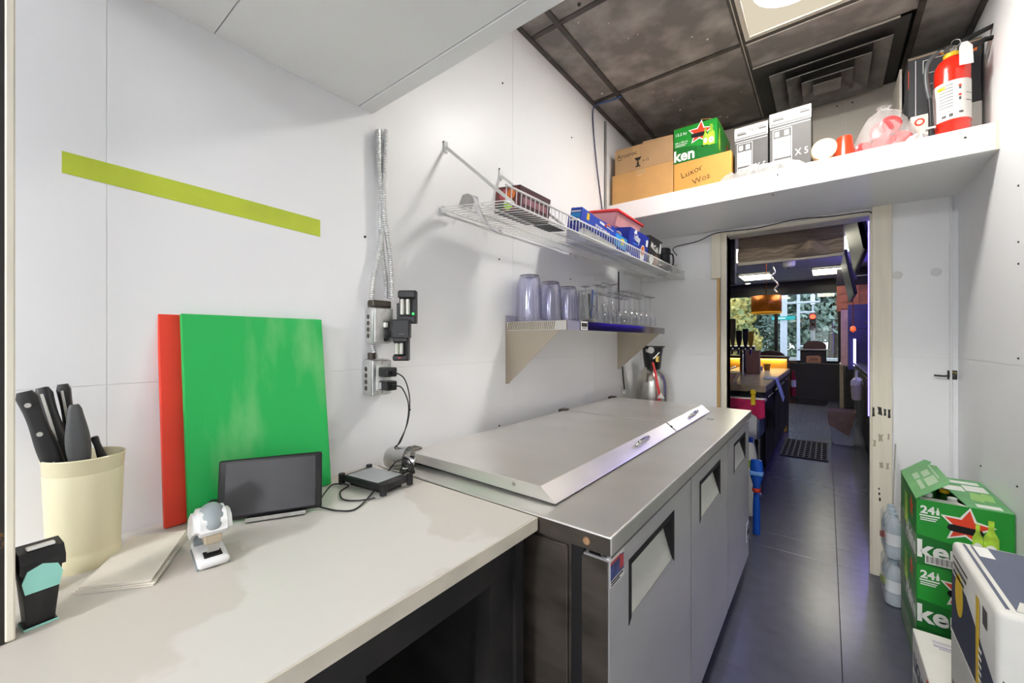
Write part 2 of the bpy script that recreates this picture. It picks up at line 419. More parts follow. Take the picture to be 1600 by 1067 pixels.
# door casing
dc = struct('door_1', MB().box((DX0 - 0.01, FY + 0.003, 0), (DX0, FY + 0.12, DZ)).box((DX1, FY + 0.003, 0), (DX1 + 0.01, FY + 0.12, DZ)).box((DX0, FY + 0.003, DZ - 0.008), (DX1, FY + 0.12, DZ)), CREAM)
MB().box((DX1 + 0.002, FY - 0.022, 0), (DX1 + 0.080, FY, 1.925), 0.002).build('door_casing', CREAM, dc)
MB().box((DX1 - 0.006, FY - 0.016, 0), (DX1 + 0.002, FY + 0.02, 1.90), 0.001).build('door_stop', CREAM, dc)
MB().box((DX0 - 0.028, FY - 0.020, 0), (DX0 + 0.002, FY, 1.905), 0.002).build('door_casing', CREAM, dc)
MB().box((DX0 - 0.086, FY - 0.026, 1.62), (DX0 - 0.028, FY, 1.905), 0.002).build('door_casing', CREAM, dc)
MB().box((DX0 - 0.055, FY - 0.008, 0), (DX0 - 0.036, FY, 1.62), 0.001).build('bare_wood_strip', mat('bare_wood', (186, 150, 96), 0.6, var=0.15, scale=8, stretch=(8, 8, .5)), dc)
MB().box((DX0 - 0.03, FY - 0.014, 1.888), (DX1 + 0.01, FY, 1.91), 0.001).build('head_casing', CREAM, dc)
SC = mat('black_scuff', (36, 32, 28), 0.7)
M_ = fm((DX1 + 0.002, FY - 0.022, 0), (1, 0, 0), (0, 0, 1), (0, -1, 0))
scuffs = []
for (u, z, su, sz) in [(0.006, 0.855, .010, .050), (0.030, 0.86, .016, .042), (0.050, 0.855, .010, .035), (0.066, 0.85, .012, .046),
                       (0.034, 0.72, .018, .040), (0.064, 0.73, .008, .03), (0.010, 0.69, .012, .035), (0.036, 0.58, .014, .03), (0.06, 0.58, .012, .034),
                       (0.028, 0.43, .008, .014), (0.030, 0.40, .010, .018), (0.027, 0.455, .006, .01), (0.045, 0.33, .006, .03)]:
    e_ = lambda: random.uniform(-.22, .22)
    scuffs.append([(u + su * (.5 * a + .5 * e_()), z + sz * (.5 * b_ + e_() * .4)) for a, b_ in ((-1, -1), (0, -.9), (1, -1), (.8, 0), (1, 1), (.1, .8), (-1, 1), (-.7, 0))])
decal(dc, M_, scuffs[:4] + scuffs[9:12], SC, 'paint_scuff'); decal(dc, M_, scuffs[4:9] + scuffs[12:], mat('pale_scuff', (168, 156, 136), 0.7), 'paint_scuff')
# corner strip in the far right corner, filler discs in the far wall
struct('trim_1', MB().box((EX - 0.030, FY - 0.012, 0), (EX - 0.022, FY, 1.92), 0.002), WHITE)
fl = MB()
for (x, z) in ((0.286, 1.56), (0.426, 1.562)): fl.lathe([(0.0, 0.0015), (0.018, 0.0012), (0.020, 0)], fm((x, FY, z), (1, 0, 0), (0, 0, 1), (0, -1, 0)), 18)
fl.build('filler_patch', mat('grey_filler', (222, 222, 219), 0.6), WF)
# screw heads: tiny, one part per wall
def screws(parent, pts, nrm):
    b = MB()
    for p in pts:
        n_ = Vector(nrm); b.cyl(Vector(p), Vector(p) + n_ * 0.003, 0.0038, 0.003, 8)
    stuff(b.build('screw_heads', SCREWM, parent))
screws(WL, [atx(u, v, WX) for u, v in ((785, 130), (893, 215), (895, 325), (780, 264), (780, 356), (780, 405), (891, 397), (891, 436), (693, 222), (640, 640), (780, 665), (570, 370))], (1, 0, 0))
screws(WR, [atx(u, v, EX) for u, v in ((1533, 728), (1592, 290), (1592, 378), (1592, 412), (1592, 560), (1590, 760))], (-1, 0, 0))
screws(sh, [aty(u, v, 2.268) for u, v in ((950, 330), (1215, 273), (1508, 215))], (0, -1, 0))
screws(sh, [atz(u, v, 1.925) for u, v in ((1208, 304), (1496, 306), (1260, 340))], (0, 0, -1))
screws(WU, [aty(u, v, FY) for u, v in ((1308, 166), (1332, 160), (1394, 174))], (0, -1, 0))
screws(sf, [atz(u, v, 1.884) for u, v in ((573, 198), (590, 196), (905, 6), (137, 17), (172, 2))], (0, 0, -1))
# partition end at the far left
pt = struct('wall_partition', MB().box((-0.815, -0.075, 0.8605), (-0.772, 0.0125, 1.886)), mat('black_board_copper_flecks', (34, 30, 28), 0.6, rgb2=(160, 110, 50), thr=(0.66, 0.72), scale=26, detail=8))
MB().box((-0.816, 0.0125, 0.862), (-0.770, 0.0205, 1.884), 0.0015).build('edge_trim', CREAM, pt)
struct('trim_2', MB().box((WX, FY - 0.006, SEAM - 0.004), (DX0 - 0.09, FY - 0.003, SEAM + 0.004)), WHITE)

# ------------------------------------------------------------------ counter with its black base
ct = thing('counter', 'white laminate counter with black base along the left wall', 'counter', (WX, 0, 0))
MB().box((0.003, -0.9, 0.832), (0.578, 0.690, 0.860), 0.0015).build('countertop', COUNTER, ct)
MB().box((0.5785, -0.9, 0.833), (0.581, 0.6895, 0.8585)).build('edge_band', COUNTER_E, ct)
MB().box((0, 0.6905, 0.833), (0.58, 0.693, 0.8585)).build('edge_band', COUNTER_E, ct)
MB().box((0.535, -0.9, 0.765), (0.555, 0.66, 0.832)).build('apron', BLACKM, ct)
MB().box((0.02, 0.640, 0), (0.565, 0.664, 0.832)).build('end_panel', BLACKM, ct)
MB().box((0.02, -0.30, 0), (0.565, -0.275, 0.832)).build('end_panel', BLACKM, ct)
MB().box((0.52, 0.57, 0), (0.556, 0.64, 0.765)).build('front_post', BLACKM, ct)
MB().box((0.02, 0.33, 0.0), (0.50, 0.35, 0.765)).build('divider_panel', BLACKM, ct)

rng = random.Random(11); b = MB()
for k in range(70):
    x, y = rng.uniform(-1.0, .28), rng.uniform(.9, 2.8); s = rng.choice((.002, .003, .003, .005))
    if x > -.3 and (y < 2.1 or y > 2.3): continue
    b.prism([(x + s * rng.uniform(.5, 2.2) * math.cos(a), y + s * rng.uniform(.5, 1.2) * math.sin(a), CZ + .0045) for a in [q * PI / 3 for q in range(6)]], (0, 0, .002))
stuff(b.build('paint_chips', WPRINT, CEIL))
# ------------------------------------------------------------------ refrigerated prep table (origin: near front floor corner, x towards the aisle)
PY0, PY1, PXF, PT = 0.700, 2.45, -0.312, 0.860
pr = thing('prep_table', 'long stainless refrigerated prep table with three doors and two lids', 'refrigerator', (PXF, PY0, 0))
L_ = PY1 - PY0; Wd = 0.725; edges_ = (0.603, 1.180)
b = MB()
b.box((-Wd, 0, PT - 0.036), (0, L_, PT), 0.003, seg=2)
b.build('worktop', STEEL, pr)
MB().box((-Wd, -0.0012, PT - 0.035), (-0.002, 0.0, PT - 0.003)).build('worktop_side', STEEL_D, pr, )  # dark skin standing in for the dark reflected from under the counter
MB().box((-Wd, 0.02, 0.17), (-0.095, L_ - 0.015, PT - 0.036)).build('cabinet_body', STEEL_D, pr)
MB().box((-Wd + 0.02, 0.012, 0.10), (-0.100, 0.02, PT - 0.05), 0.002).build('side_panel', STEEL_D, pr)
MB().box((-0.094, 0.02, 0.12), (-0.067, L_ - 0.02, PT - 0.037)).build('gasket_frame', RUBBER, pr)
for yy in edges_: MB().box((-0.067, yy - .004, 0.12), (-0.030, yy + .004, PT - 0.06)).build('gasket_strip', RUBBER, pr)
MB().box((-Wd + 0.05, 0.05, 0.09), (-0.10, L_ - 0.05, 0.17)).build('base_frame', BLACKM, pr)
for (x, y) in ((-0.14, 0.10), (-0.14, L_ - 0.12), (-0.62, 0.10), (-0.62, L_ - 0.12)):
    c = MB(); c.cyl((x, y, 0.075), (x, y, 0.09), 0.028, n=14); c.box((x - .014, y - .012, .035), (x + .014, y + .012, .076)); 
    co = c.build('caster', GALV, pr)
    MB().cyl((x - .012, y, .036), (x + .012, y, .036), 0.036, n=18).build('wheel', RUBBER, co, smooth=40)
# three doors, each with a recessed grip
D0, D1 = 0.105, 0.806
edges = [0.012, 0.603, 1.180, L_ - 0.004]
for k in range(3):
    y0, y1 = edges[k] + 0.006, edges[k+1] - 0.006
    if k == 0: g0, g1, zt, zb = 0.125, 0.413, 0.755, 0.645
    elif k == 1: g0, g1, zt, zb = y0 + 0.11, y0 + 0.40, 0.755, 0.645
    else: g0, g1, zt, zb = y0 + 0.14, y0 + 0.43, 0.755, 0.645
    d = MB(); xf, xb = -0.012, -0.066
    V = d.bm.verts.new
    def quad(*p): d.bm.faces.new([V(q) for q in p])
    ys_ = [y0, g0, g1, y1]; zs_ = [D0, zb, zt, D1]
    for i in range(3):
        for j in range(3):
            if i == 1 and j == 1: continue
            quad((xf, ys_[i], zs_[j]), (xf, ys_[i+1], zs_[j]), (xf, ys_[i+1], zs_[j+1]), (xf, ys_[i], zs_[j+1]))
    quad((xb, y0, D0), (xb, y1, D0), (xb, y1, D1), (xb, y0, D1))
    quad((xb, y0, D0), (xf, y0, D0), (xf, y0, D1), (xb, y0, D1)); quad((xb, y1, D0), (xf, y1, D0), (xf, y1, D1), (xb, y1, D1))
    quad((xb, y0, D0), (xf, y0, D0), (xf, y1, D0), (xb, y1, D0)); quad((xb, y0, D1), (xf, y0, D1), (xf, y1, D1), (xb, y1, D1))
    bmesh.ops.remove_doubles(d.bm, verts=d.bm.verts, dist=1e-5)
    do = d.build('door', STEEL_V, pr)
    if k: MB().box((xb, y0 - .0012, D0 + .002), (xf - .003, y0 - .0002, D1 - .002)).build('door_gap_shade', RUBBER, do)  # dark strip painting the shade in the gap between doors
    # the pocket: a plate that slopes back towards the top, dark cheeks and a dark head
    dep = 0.034
    MB().prism([(xf - 0.001, g0, zb), (xf - 0.001, g1, zb), (xf - dep, g1, zt), (xf - dep, g0, zt)], (-0.002, 0, 0)).build('grip_plate', mat('grip_plate_steel', (214, 214, 207), 0.42, 0.35, var=.03), do)
    e = MB(); fr = 0.013
    e.prism([(xf + .0015, g0 - fr, zb - 0.012), (xf + .0015, g0, zb), (xf + .0015, g0, zt), (xf + .0015, g0 - fr, zt + fr)], (-.006, 0, 0))
    e.prism([(xf + .0015, g0 - fr, zt + fr), (xf + .0015, g0, zt), (xf + .0015, g1, zt), (xf + .0015, g1 + fr, zt + fr)], (-.006, 0, 0))
    e.prism([(xf + .0015, g1, zb), (xf + .0015, g1 + fr, zb - 0.012), (xf + .0015, g1 + fr, zt + fr), (xf + .0015, g1, zt)], (-.006, 0, 0))
    e.prism([(xf, g0, zb), (xf, g0, zt), (xf - dep, g0, zt)], (0, .002, 0)); e.prism([(xf, g1, zb), (xf, g1, zt), (xf - dep, g1, zt)], (0, -.002, 0))
    e.prism([(xf, g0, zt), (xf, g1, zt), (xf - dep, g1, zt), (xf - dep, g0, zt)], (0, 0, -.002))
    e.build('grip_frame', mat('dull_black_plastic', (22, 22, 22), .75), do)
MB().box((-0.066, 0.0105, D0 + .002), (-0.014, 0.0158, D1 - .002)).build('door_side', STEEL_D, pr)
# hinge and latch under the worktop corner
h = MB(); h.cyl((-0.02, 0.03, D1), (-0.02, 0.03, D1 + 0.018), 0.009, n=12); h.box((-0.055, 0.018, D1 + .002), (-0.028, 0.05, D1 + .012), .001)
h.build('hinge', CHROME, pr)
# makers' sticker at the corner of the first door, energy plate on the last
M_ = fm((-0.012, 0.019, 0.70), (0, 1, 0), (0, 0, 1), (1, 0, 0))
st = decal(pr, M_, [rect(0, 0.052, 0.066, 0.106)], WPRINT, 'sticker')
decal(st, M_, [rect(0.002, 0.066, 0.064, 0.098)], mat('sticker_blue', (62, 74, 128), .4, var=.35, scale=60), 'print', .0009)
decal(st, M_, [rect(0.044, 0.072, 0.063, 0.096), rect(0.002, 0.096, 0.050, 0.101)], mat('sticker_red', (186, 56, 58), .4), 'print', .0013)
decal(st, M_, [rect(0.005, 0.060, 0.060, 0.063), rect(0.005, 0.055, 0.045, 0.0575)], INK, 'print', .0009)
M_ = fm((-0.012, L_ - 0.092, 0.20), (0, 1, 0), (0, 0, 1), (1, 0, 0))
st = decal(pr, M_, [rect(0, 0, 0.075, 0.085)], GALV, 'name_plate', th=.003)
decal(st, M_, [rect(0.012, 0.030, 0.062, 0.055)], INK, 'print', .0035)
# two lids: flat slab, bevelled nose with a bowed wire handle
def lid(y0, y1, hy):
    xb, xt, xn = -0.665, -0.196, -0.158; z0, z1 = PT + 0.010, PT + 0.036
    m = MB(); m.prism([(xb, y0, z0), (xn + .002, y0, z0 - .006), (xn, y0, z0 - .004), (xt, y0, z1), (xb, y0, z1)], (0, y1 - y0, 0))
    bmesh.ops.bevel(m.bm, geom=m.bm.edges[:], offset=0.0012, segments=1, affect='EDGES')
    o = m.build('lid', STEEL, pr)
    MB().box((xb + 0.03, y0 + .012, PT), (xn - 0.05, y1 - .012, z0)).build('lid_gasket', RUBBER, o)
    s = MB(); n_ = Vector((z1 - z0 + .004, 0, xn - xt)).normalized()
    n_ = Vector((abs(n_.x), 0, abs(n_.z)))
    mid = Vector(((xt + xn) / 2, 0, (z0 + z1) / 2))
    hh = smoothpath([mid + Vector((0, hy - .052, 0)), mid + n_ * .014 + Vector((0, hy - .044, 0)), mid + n_ * .020 + Vector((0, hy, 0)), mid + n_ * .014 + Vector((0, hy + .044, 0)), mid + Vector((0, hy + .052, 0))], 5)
    s.tube(hh, 0.0052, 8); s.build('handle', CHROME, o, smooth=60)
    return o
MB().box((-0.66, 0.9612, PT + .0004), (-0.175, 0.9738, PT + .024)).build('lid_gap_shade', RUBBER, pr)  # dark strip filling the lid gap in place of its shade
l1 = lid(0.060, 0.961, 0.64); l2 = lid(0.974, 1.545, 1.30)
for (x, z) in ((-0.27, PT + .024), (-0.63, PT + .020)): MB().cyl((x, 0.060, z), (x, 0.057, z), 0.005, n=10).build('lid_screw', CHROME, pr)
for y in (0.968, 0.06 + .02, 1.52): MB().box((-0.690, y - .02, PT + .004), (-0.655, y + .026, PT + .042), .003).build('lid_hinge', STEEL_D, pr)
for (x, z) in ((-0.30, PT - .016), (-0.05, PT - .020)): MB().lathe([(0, .003), (.006, .002), (.008, 0)], fm((x, -0.0012, z), (1, 0, 0), (0, 0, 1), (0, -1, 0)), 12).build('rivet', mat('rusty_rivet', (150, 116, 84), 0.6, .3, var=.2), pr)
tp = MB(); tp.box((-0.13, 1.33, PT), (-0.10, 1.375, PT + .0008)); tp.build('tape_scrap', FILM, pr)

# ------------------------------------------------------------------ cutting boards leaning on the wall
def board(name, label, y0, y1, xb, xt, h, m, th=0.012):
    # local z runs up the leaning board; pivot at the foot
    ang = math.atan2(xb - xt, h)
    t = MB(); t.box((-th, 0, 0), (0, y1 - y0, math.hypot(h, xb - xt)), 0.002, seg=2)
    o = t.build(name, m); o.location = (xb, y0, 0.8605 + th * math.sin(ang)); o.rotation_euler = (0, -ang, 0)
    return tag(o, label, 'cutting board')
GB = mat('green_board', (30, 172, 82), 0.5, rgb2=(112, 192, 118), thr=(0.52, 0.80), scale=6, detail=9, stretch=(1, 2.2, .7), bump=.05, bscale=80)
board('cutting_board', 'large green plastic cutting board with knife marks leaning on the wall', 0.240, 0.530, -0.984, -1.0335, 0.415, GB)
board('cutting_board', 'red plastic cutting board mostly hidden behind the green one', 0.207, 0.487, -0.9995, -1.048, 0.413, mat('red_board', (218, 58, 34), .5, var=.04))

# ------------------------------------------------------------------ yellow-green tape on the wall
tg = MB(); tg.prism([(WX + .0002, .079, 1.513), (WX + .0002, .3, 1.504), (WX + .0002, .534, 1.494), (WX + .0002, .534, 1.538), (WX + .0002, .3, 1.546), (WX + .0002, .079, 1.551)], (0.0006, 0, 0))
tag(tg.build('masking_tape', mat('lime_tape', (182, 196, 58), .6, var=.05, scale=14)), 'long strip of lime green masking tape stuck on the white wall', 'tape')

# ------------------------------------------------------------------ cream pot with knives
pot = thing('utensil_pot', 'cream enamel pot holding knives beside the partition', 'pot', (-0.955, 0.097, 0.860))
POTM = mat('cream_enamel', (226, 218, 182), 0.34, var=.02, scale=6, coat=.2)
MB().lathe([(0.041, 0), (0.0430, 0.004), (0.0435, 0.024), (0.0422, 0.027), (0.0428, 0.030), (0.0468, 0.150), (0.0460, 0.152), (0.0468, 0.154), (0.0480, 0.172), (0.0492, 0.175), (0.0480, 0.177), (0.0466, 0.174), (0.042, 0.02), (0.0, 0.012)], n=40).build('pot_body', POTM, pot, smooth=40)
def knife(label, base, tip, wdt, th, m, rivets=0, spine=False, bulge=False, facing=(1, -0.35, 0)):
    """handle from base (at the rim) to tip, blade going down into the pot"""
    base, tip = Vector(base), Vector(tip); ax = (tip - base); Lh = ax.length; ax.normalize()
    f = Vector(facing); f = (f - ax * f.dot(ax)).normalized(); sd = ax.cross(f).normalized()
    Mx = Matrix(((sd.x, f.x, ax.x, base.x), (sd.y, f.y, ax.y, base.y), (sd.z, f.z, ax.z, base.z), (0, 0, 0, 1)))
    t = bpy.data.objects.new('kitchen_knife', None); COL.objects.link(t); t.matrix_world = Mx; t.empty_display_size = .03
    tag(t, label, 'knife', 'knives in the cream pot')
    n = 14; rr = []
    for i in range(n + 1):
        q = i / n; wv = wdt * (.52 + (.07 * math.sin(q * PI * 2.2) if not bulge else .16 * math.sin(q * PI * 1.5 - .3)))
        e_ = min(1, (1 - q) * 9 + .25); rr.append(wv * (1 - (1 - e_) ** 2) ** .5)
    hb = MB(); hb.tube([(0, 0, Lh * i / n) for i in range(n + 1)], rr, 20)
    for v_ in hb.bm.verts:
        t_ = math.atan2(v_.co.y, v_.co.x); r_ = math.hypot(v_.co.x, v_.co.y); k_ = (abs(math.cos(t_)) ** 4 + abs(math.sin(t_)) ** 4) ** -.25
        v_.co.x = r_ * k_ * math.cos(t_); v_.co.y = r_ * k_ * math.sin(t_) * th / wdt * .96
    hb.build('knife_handle', m, t, smooth=60)
    MB().prism([(-wdt * .42, -.001, 0.006), (wdt * .42, -.001, 0.006), (wdt * .30, -.001, -0.018), (-wdt * .2, -.001, -0.022)], (0, .002, 0)).build('blade', STEEL_V, t)
    if rivets:
        for k in range(rivets):
            MB().cyl((0, -th/2 - .0006, Lh * (.12 + .36 * k)), (0, th/2 + .0006, Lh * (.12 + .36 * k)), wdt * .17, n=14).build('rivet', mat('pale_rivet', (206, 204, 196), .4, .3), t)
    if spine: MB().box((-wdt * .10, th/2 - .0014, 0.004), (wdt * .10, th/2 + .0008, Lh * .92)).build('tang', MATS['pale_rivet'] if 'pale_rivet' in MATS else CHROME, t)
    return t
KH = mat('black_knife_handle', (38, 38, 38), .45, var=.1, scale=30); KG = mat('grey_knife_handle', (72, 73, 74), .5, var=.08, scale=40)
def kp(u, v, x): return atx(u, v, x)
knife('black handled knife with three steel rivets leaning left in the pot', Vector((-.945, .066, 1.020)), kp(38, 612, -.95), .021, .013, KH, 3)
knife('black handled knife with a steel spine, second from left in the pot', Vector((-.955, .078, 1.020)), kp(66, 606, -.985), .018, .017, KH, 0, True)
knife('black knife with a steel butt standing behind the others', Vector((-.976, .090, 1.022)), kp(98, 600, -.985), .015, .015, KH, 0, True)
knife('dark grey moulded knife handle in front of the other knives', Vector((-.926, .090, 1.018)), kp(116, 632, -.930), .020, .018, KG, 0, False, True)
knife('short dark knife handle at the right rim of the pot', Vector((-.945, .118, 1.022)), kp(147, 682, -.945), .009, .010, KH, 0, False)

# ------------------------------------------------------------------ black and turquoise dispenser by the partition
dsp = thing('card_dispenser', 'black tapered holder with turquoise front beside the cream partition edge', 'dispenser', (-0.800, 0.0400, 0.860), R(8)); dsp.scale = (.66, .72, .86)
TQ = mat('turquoise_plastic', (150, 214, 200), .45, var=.04)
b = MB(); b.prism([(-.020, -.020, .003), (.020, -.020, .003), (.020, .020, .003), (-.020, .020, .003)], (0, 0, .001))
fr_ = [(-.017, -.017, .004), (.017, -.017, .004), (.017, .017, .004), (-.017, .017, .004)]; to_ = [(-.027, -.024, .085), (.027, -.024, .085), (.027, .024, .085), (-.027, .024, .085)]
vb = [b.bm.verts.new(p) for p in fr_]; vt_ = [b.bm.verts.new(p) for p in to_]; b.bm.faces.new(vb[::-1]); b.skin(vb, vt_); b.bm.faces.new(vt_)
bmesh.ops.bevel(b.bm, geom=b.bm.edges[:], offset=.003, segments=2, affect='EDGES', clamp_overlap=True)
b.build('holder_body', BLACK, dsp, smooth=40)
MB().box((-.021, -.021, 0), (.021, .021, .003), .001).build('base_plate', TQ, dsp)
MB().prism([(.0262, -.020, .055), (.0268, .020, .055), (.0285, .024, .075), (.0285, .018, .088), (.0285, .0, .094), (.0285, -.018, .088), (.028, -.024, .072)], (.003, 0, 0)).build('front_plate', TQ, dsp)
MB().prism([(-.027, -.026, .085), (.030, -.026, .085), (.030, -.026, .098), (.018, -.026, .112), (-.02, -.026, .116), (-.027, -.026, .108)], (0, .054, 0)).build('top_bracket', BLACK, dsp)
MB().box((.004, -.016, .1135), (.016, .018, .118), .001).build('label_slot', WPRINT, dsp)
wc = MB(); wc.lathe([(0, 0), (.016, 0), (.018, .008), (.010, .016), (.008, .03), (.004, .036), (0, .037)], n=12)
for q in wc.bm.verts: q.co.x *= 1 + .25 * math.sin(q.co.z * 160); 
tag(wc.build('clip', WCARD, smooth=60, loc=(-0.895, 0.047, 0.8605)), 'small white plastic knob tucked behind the black and turquoise holder', 'knob')

# ------------------------------------------------------------------ folded paper napkins
def napkin_stack():
    t = thing('napkin_stack', 'flat stack of folded cream paper napkins on the counter', 'napkins', (0, 0, 0))
    P4 = [Vector((-.842, .074, 0)), Vector((-.786, .150, 0)), Vector((-.934, .229, 0)), Vector((-.984, .158, 0))]
    c = sum(P4, Vector()) / 4
    for k in range(4):
        q = [c + (p - c) * (1 - .012 * k) + Vector((random.uniform(-.003, .003), random.uniform(-.003, .003), .8605 + .0023 * k + (.003 if i in (2, 3) else 0) * k * .3)) for i, p in enumerate(P4)]
        MB().prism(q, (0, 0, .0019)).build('napkin', mat('cream_paper', (226, 218, 204), .8, var=.02), t)
napkin_stack()

# ------------------------------------------------------------------ stapler
stp = thing('stapler', 'white stapler with grey pads standing in front of the tablet', 'stapler', (-0.805, 0.226, 0.860), math.atan2(-.15, 1.0))
SW = mat('white_stapler_plastic', (226, 226, 224), .35, var=.02); SG = mat('grey_rubber_pad', (140, 148, 150), .55, var=.06)
# local +x points at the viewer: base 13 cm long, arm above
def rounded(x0, x1, hw, z0, z1, bev): 
    b = MB(); b.box((x0, -hw, z0), (x1, hw, z1), bev, seg=3); return b
rounded(-.060, .038, .021, .002, .016, .006).build('base', SW, stp, smooth=50)
rounded(-.055, .030, .022, 0, .004, .0015).build('rubber_foot', SG, stp, smooth=50)
b = MB(); prof = [(-.066, .016), (-.070, .040), (-.055, .062), (-.02, .084), (.008, .088), (.028, .082), (.038, .066), (.036, .052), (.0, .046), (-.03, .036)]
b.prism([(x, -.025, z) for x, z in prof], (0, .050, 0)); bmesh.ops.bevel(b.bm, geom=b.bm.edges[:], offset=.009, segments=3, affect='EDGES', clamp_overlap=True)
b.build('arm', SW, stp, smooth=80)
b = MB(); b.lathe([(0, -1)] + [(math.sin(PI * i / 10), -math.cos(PI * i / 10)) for i in range(1, 10)] + [(0, 1)], Matrix.Translation((.014, 0, .0755)) @ Matrix.Rotation(R(32), 4, 'Y') @ Matrix.Diagonal((.027, .0185, .0145, 1)), 24, capb=False)
bmesh.ops.remove_doubles(b.bm, verts=b.bm.verts, dist=1e-6); b.build('thumb_pad', SG, stp, smooth=80)
MB().box((-.04, -.012, .036), (.029, .012, .052), .002).build('staple_magazine', mat('beige_metal', (196, 182, 160), .35, .6), stp)
MB().box((.016, -.008, .022), (.026, .008, .038), .001).build('staple_head', CHROME, stp)
MB().box((.008, -.012, .016), (.030, .012, .0185), .0006).build('anvil', mat('dark_anvil', (58, 58, 58), .35, .8), stp)
rounded(-.060, -.030, .019, .012, .05, .004).build('rear_post', SG, stp, smooth=50)

# ------------------------------------------------------------------ tablet on a small stand
a0, a1 = Vector((-.940, .272, .862)), Vector((-.850, .436, .862))
dr = (a1 - a0); tl = dr.length; dr.normalize(); nf = Vector((dr.y, -dr.x, 0))           # faces the room
tb = thing('tablet', 'black tablet leaning back against the green board', 'tablet', a0, math.atan2(dr.y, dr.x))
lean = R(11); Mt = Matrix.Translation((0, 0, .005)) @ Matrix.Rotation(-lean, 4, 'X')
b = MB(); b.box((0, 0, 0), (tl, .009, .116), .004, M=Mt, seg=3); b.build('tablet_case', BLACK, tb, smooth=40)
SCR = mat('dark_screen_glass', (58, 58, 60), .16, var=.02, coat=.1)
MB().box((.013, -.0006, .007), (tl - .013, .0002, .109), M=Mt).build('screen', SCR, tb)
MB().box((.05, -.012, 0), (tl - .03, .030, .0045), .001).build('stand_foot', BLACK, tb)
MB().box((.05, -.013, .001), (tl - .03, -.010, .009), .001).build('stand_lip', GALV, tb)
MB().box((.06, .030, .001), (tl - .04, .034, .060), .001, M=Matrix.Rotation(R(-8), 4, 'X')).build('stand_back', BLACK, tb)
def cable(name, label, pts, r=.0018, m=CABLE, k=6, n=6, parent=None, cat='cable'):
    o = MB().tube(smoothpath(pts, k), r, n).build(name, m, parent, smooth=70)
    return tag(o, label, cat) if parent is None else o
cable('charging_cable', 'thin black cable looping from the left end of the tablet', [Vector((-.948, .283, .905)), Vector((-.953, .268, .908)), Vector((-.955, .262, .890)), Vector((-.945, .268, .866)), Vector((-.94, .285, .868))])

# ------------------------------------------------------------------ card terminal in a rugged case
tm = thing('card_terminal', 'rugged black handheld terminal lying on the counter by the wall', 'terminal', (-.888, .592, .861), R(7))
b = MB(); b.box((-.075, -.043, .010), (.075, .043, .026), .006, seg=2); b.build('terminal_case', BLACK, tm, smooth=40)
MB().box((-.058, -.038, .0262), (.052, .038, .0275), .0008).build('screen', mat('grey_screen', (150, 152, 156), .18, var=.03), tm)
for (x, y) in ((-.074, -.042), (-.074, .042), (.074, -.042), (.074, .042)): MB().cyl((x, y, .004), (x, y, .030), .008, n=12).build('corner_bumper', RUBBER, tm, smooth=40)
b = MB(); b.box((-.06, -.03, 0), (.06, .03, .010), .002); b.build('cradle', BLACK, tm)
bd = thing('cable_bundle', 'coiled black cable tied in a bundle beside the steel lid', 'cable', (-.865, .672, .862))
for k in range(6):
    p = [Vector((.020 * math.cos(a) + .006 * (k - 3) * .4, .010 * math.sin(a) + random.uniform(-.004, .004), .020 + .016 * math.sin(a + k) + .003 * k)) for a in [i * 2 * PI / 9 for i in range(10)]]
    MB().tube(smoothpath(p, 3), .0019, 5).build('loop', CABLE, bd, smooth=70)
MB().tube([(.010 * math.cos(a), .014 * math.sin(a), .030) for a in [i * PI / 5 for i in range(11)]], .0014, 5).build('twist_tie', WPRINT, bd)
cup = thing('steel_cup', 'small steel cup lying on its side against the wall', 'cup', (-.972, .690, .861))
Mc = Matrix.Translation((0, 0, .034)) @ Matrix.Rotation(R(90), 4, 'Y') @ Matrix.Rotation(R(-20), 4, 'X')
MB().lathe([(0, 0), (.026, 0), (.030, .01), (.034, .062), (.0355, .064), (.033, .062), (.028, .008), (0, .006)], Mc, 28).build('cup_body', CHROME, cup, smooth=50)

# ------------------------------------------------------------------ conduits, boxes, chargers on the wall
def flex(label, pix, x=-1.036):
    pts = smoothpath([atx(u, v, x) for u, v in pix], 8)
    # helical ribs: radius ripples along the run
    out = []; rr = []; n = 0
    Ltot = sum((pts[i+1] - pts[i]).length for i in range(len(pts) - 1)); step = .0022
    d = 0; i = 0; acc = 0
    q = 0
    while q < Ltot and i < len(pts) - 1:
        seg = (pts[i+1] - pts[i]).length
        while acc + seg < q and i < len(pts) - 2: acc += seg; i += 1; seg = (pts[i+1] - pts[i]).length
        out.append(pts[i].lerp(pts[i+1], min(1, (q - acc) / seg))); rr.append(.0072 if n % 3 else .0058); n += 1; q += step
    o = MB().tube(out, rr, 8).build('flexible_conduit', GALV, smooth=25)
    return tag(o, label, 'conduit', 'metal conduits down the wall')
flex('ribbed metal conduit that swings left down to the lower outlet box', [(591, 203), (593, 270), (599, 340), (592, 395), (583, 440), (580, 500), (582, 540), (588, 560)], -1.030)
flex('middle ribbed metal conduit running to the upper switch box', [(597, 203), (598, 270), (594, 340), (598, 400), (603, 440), (603, 468)], -1.038)
flex('ribbed metal conduit on the right curving to the upper switch box', [(603, 203), (601, 270), (600, 330), (606, 375), (611, 420), (612, 468)], -1.022)
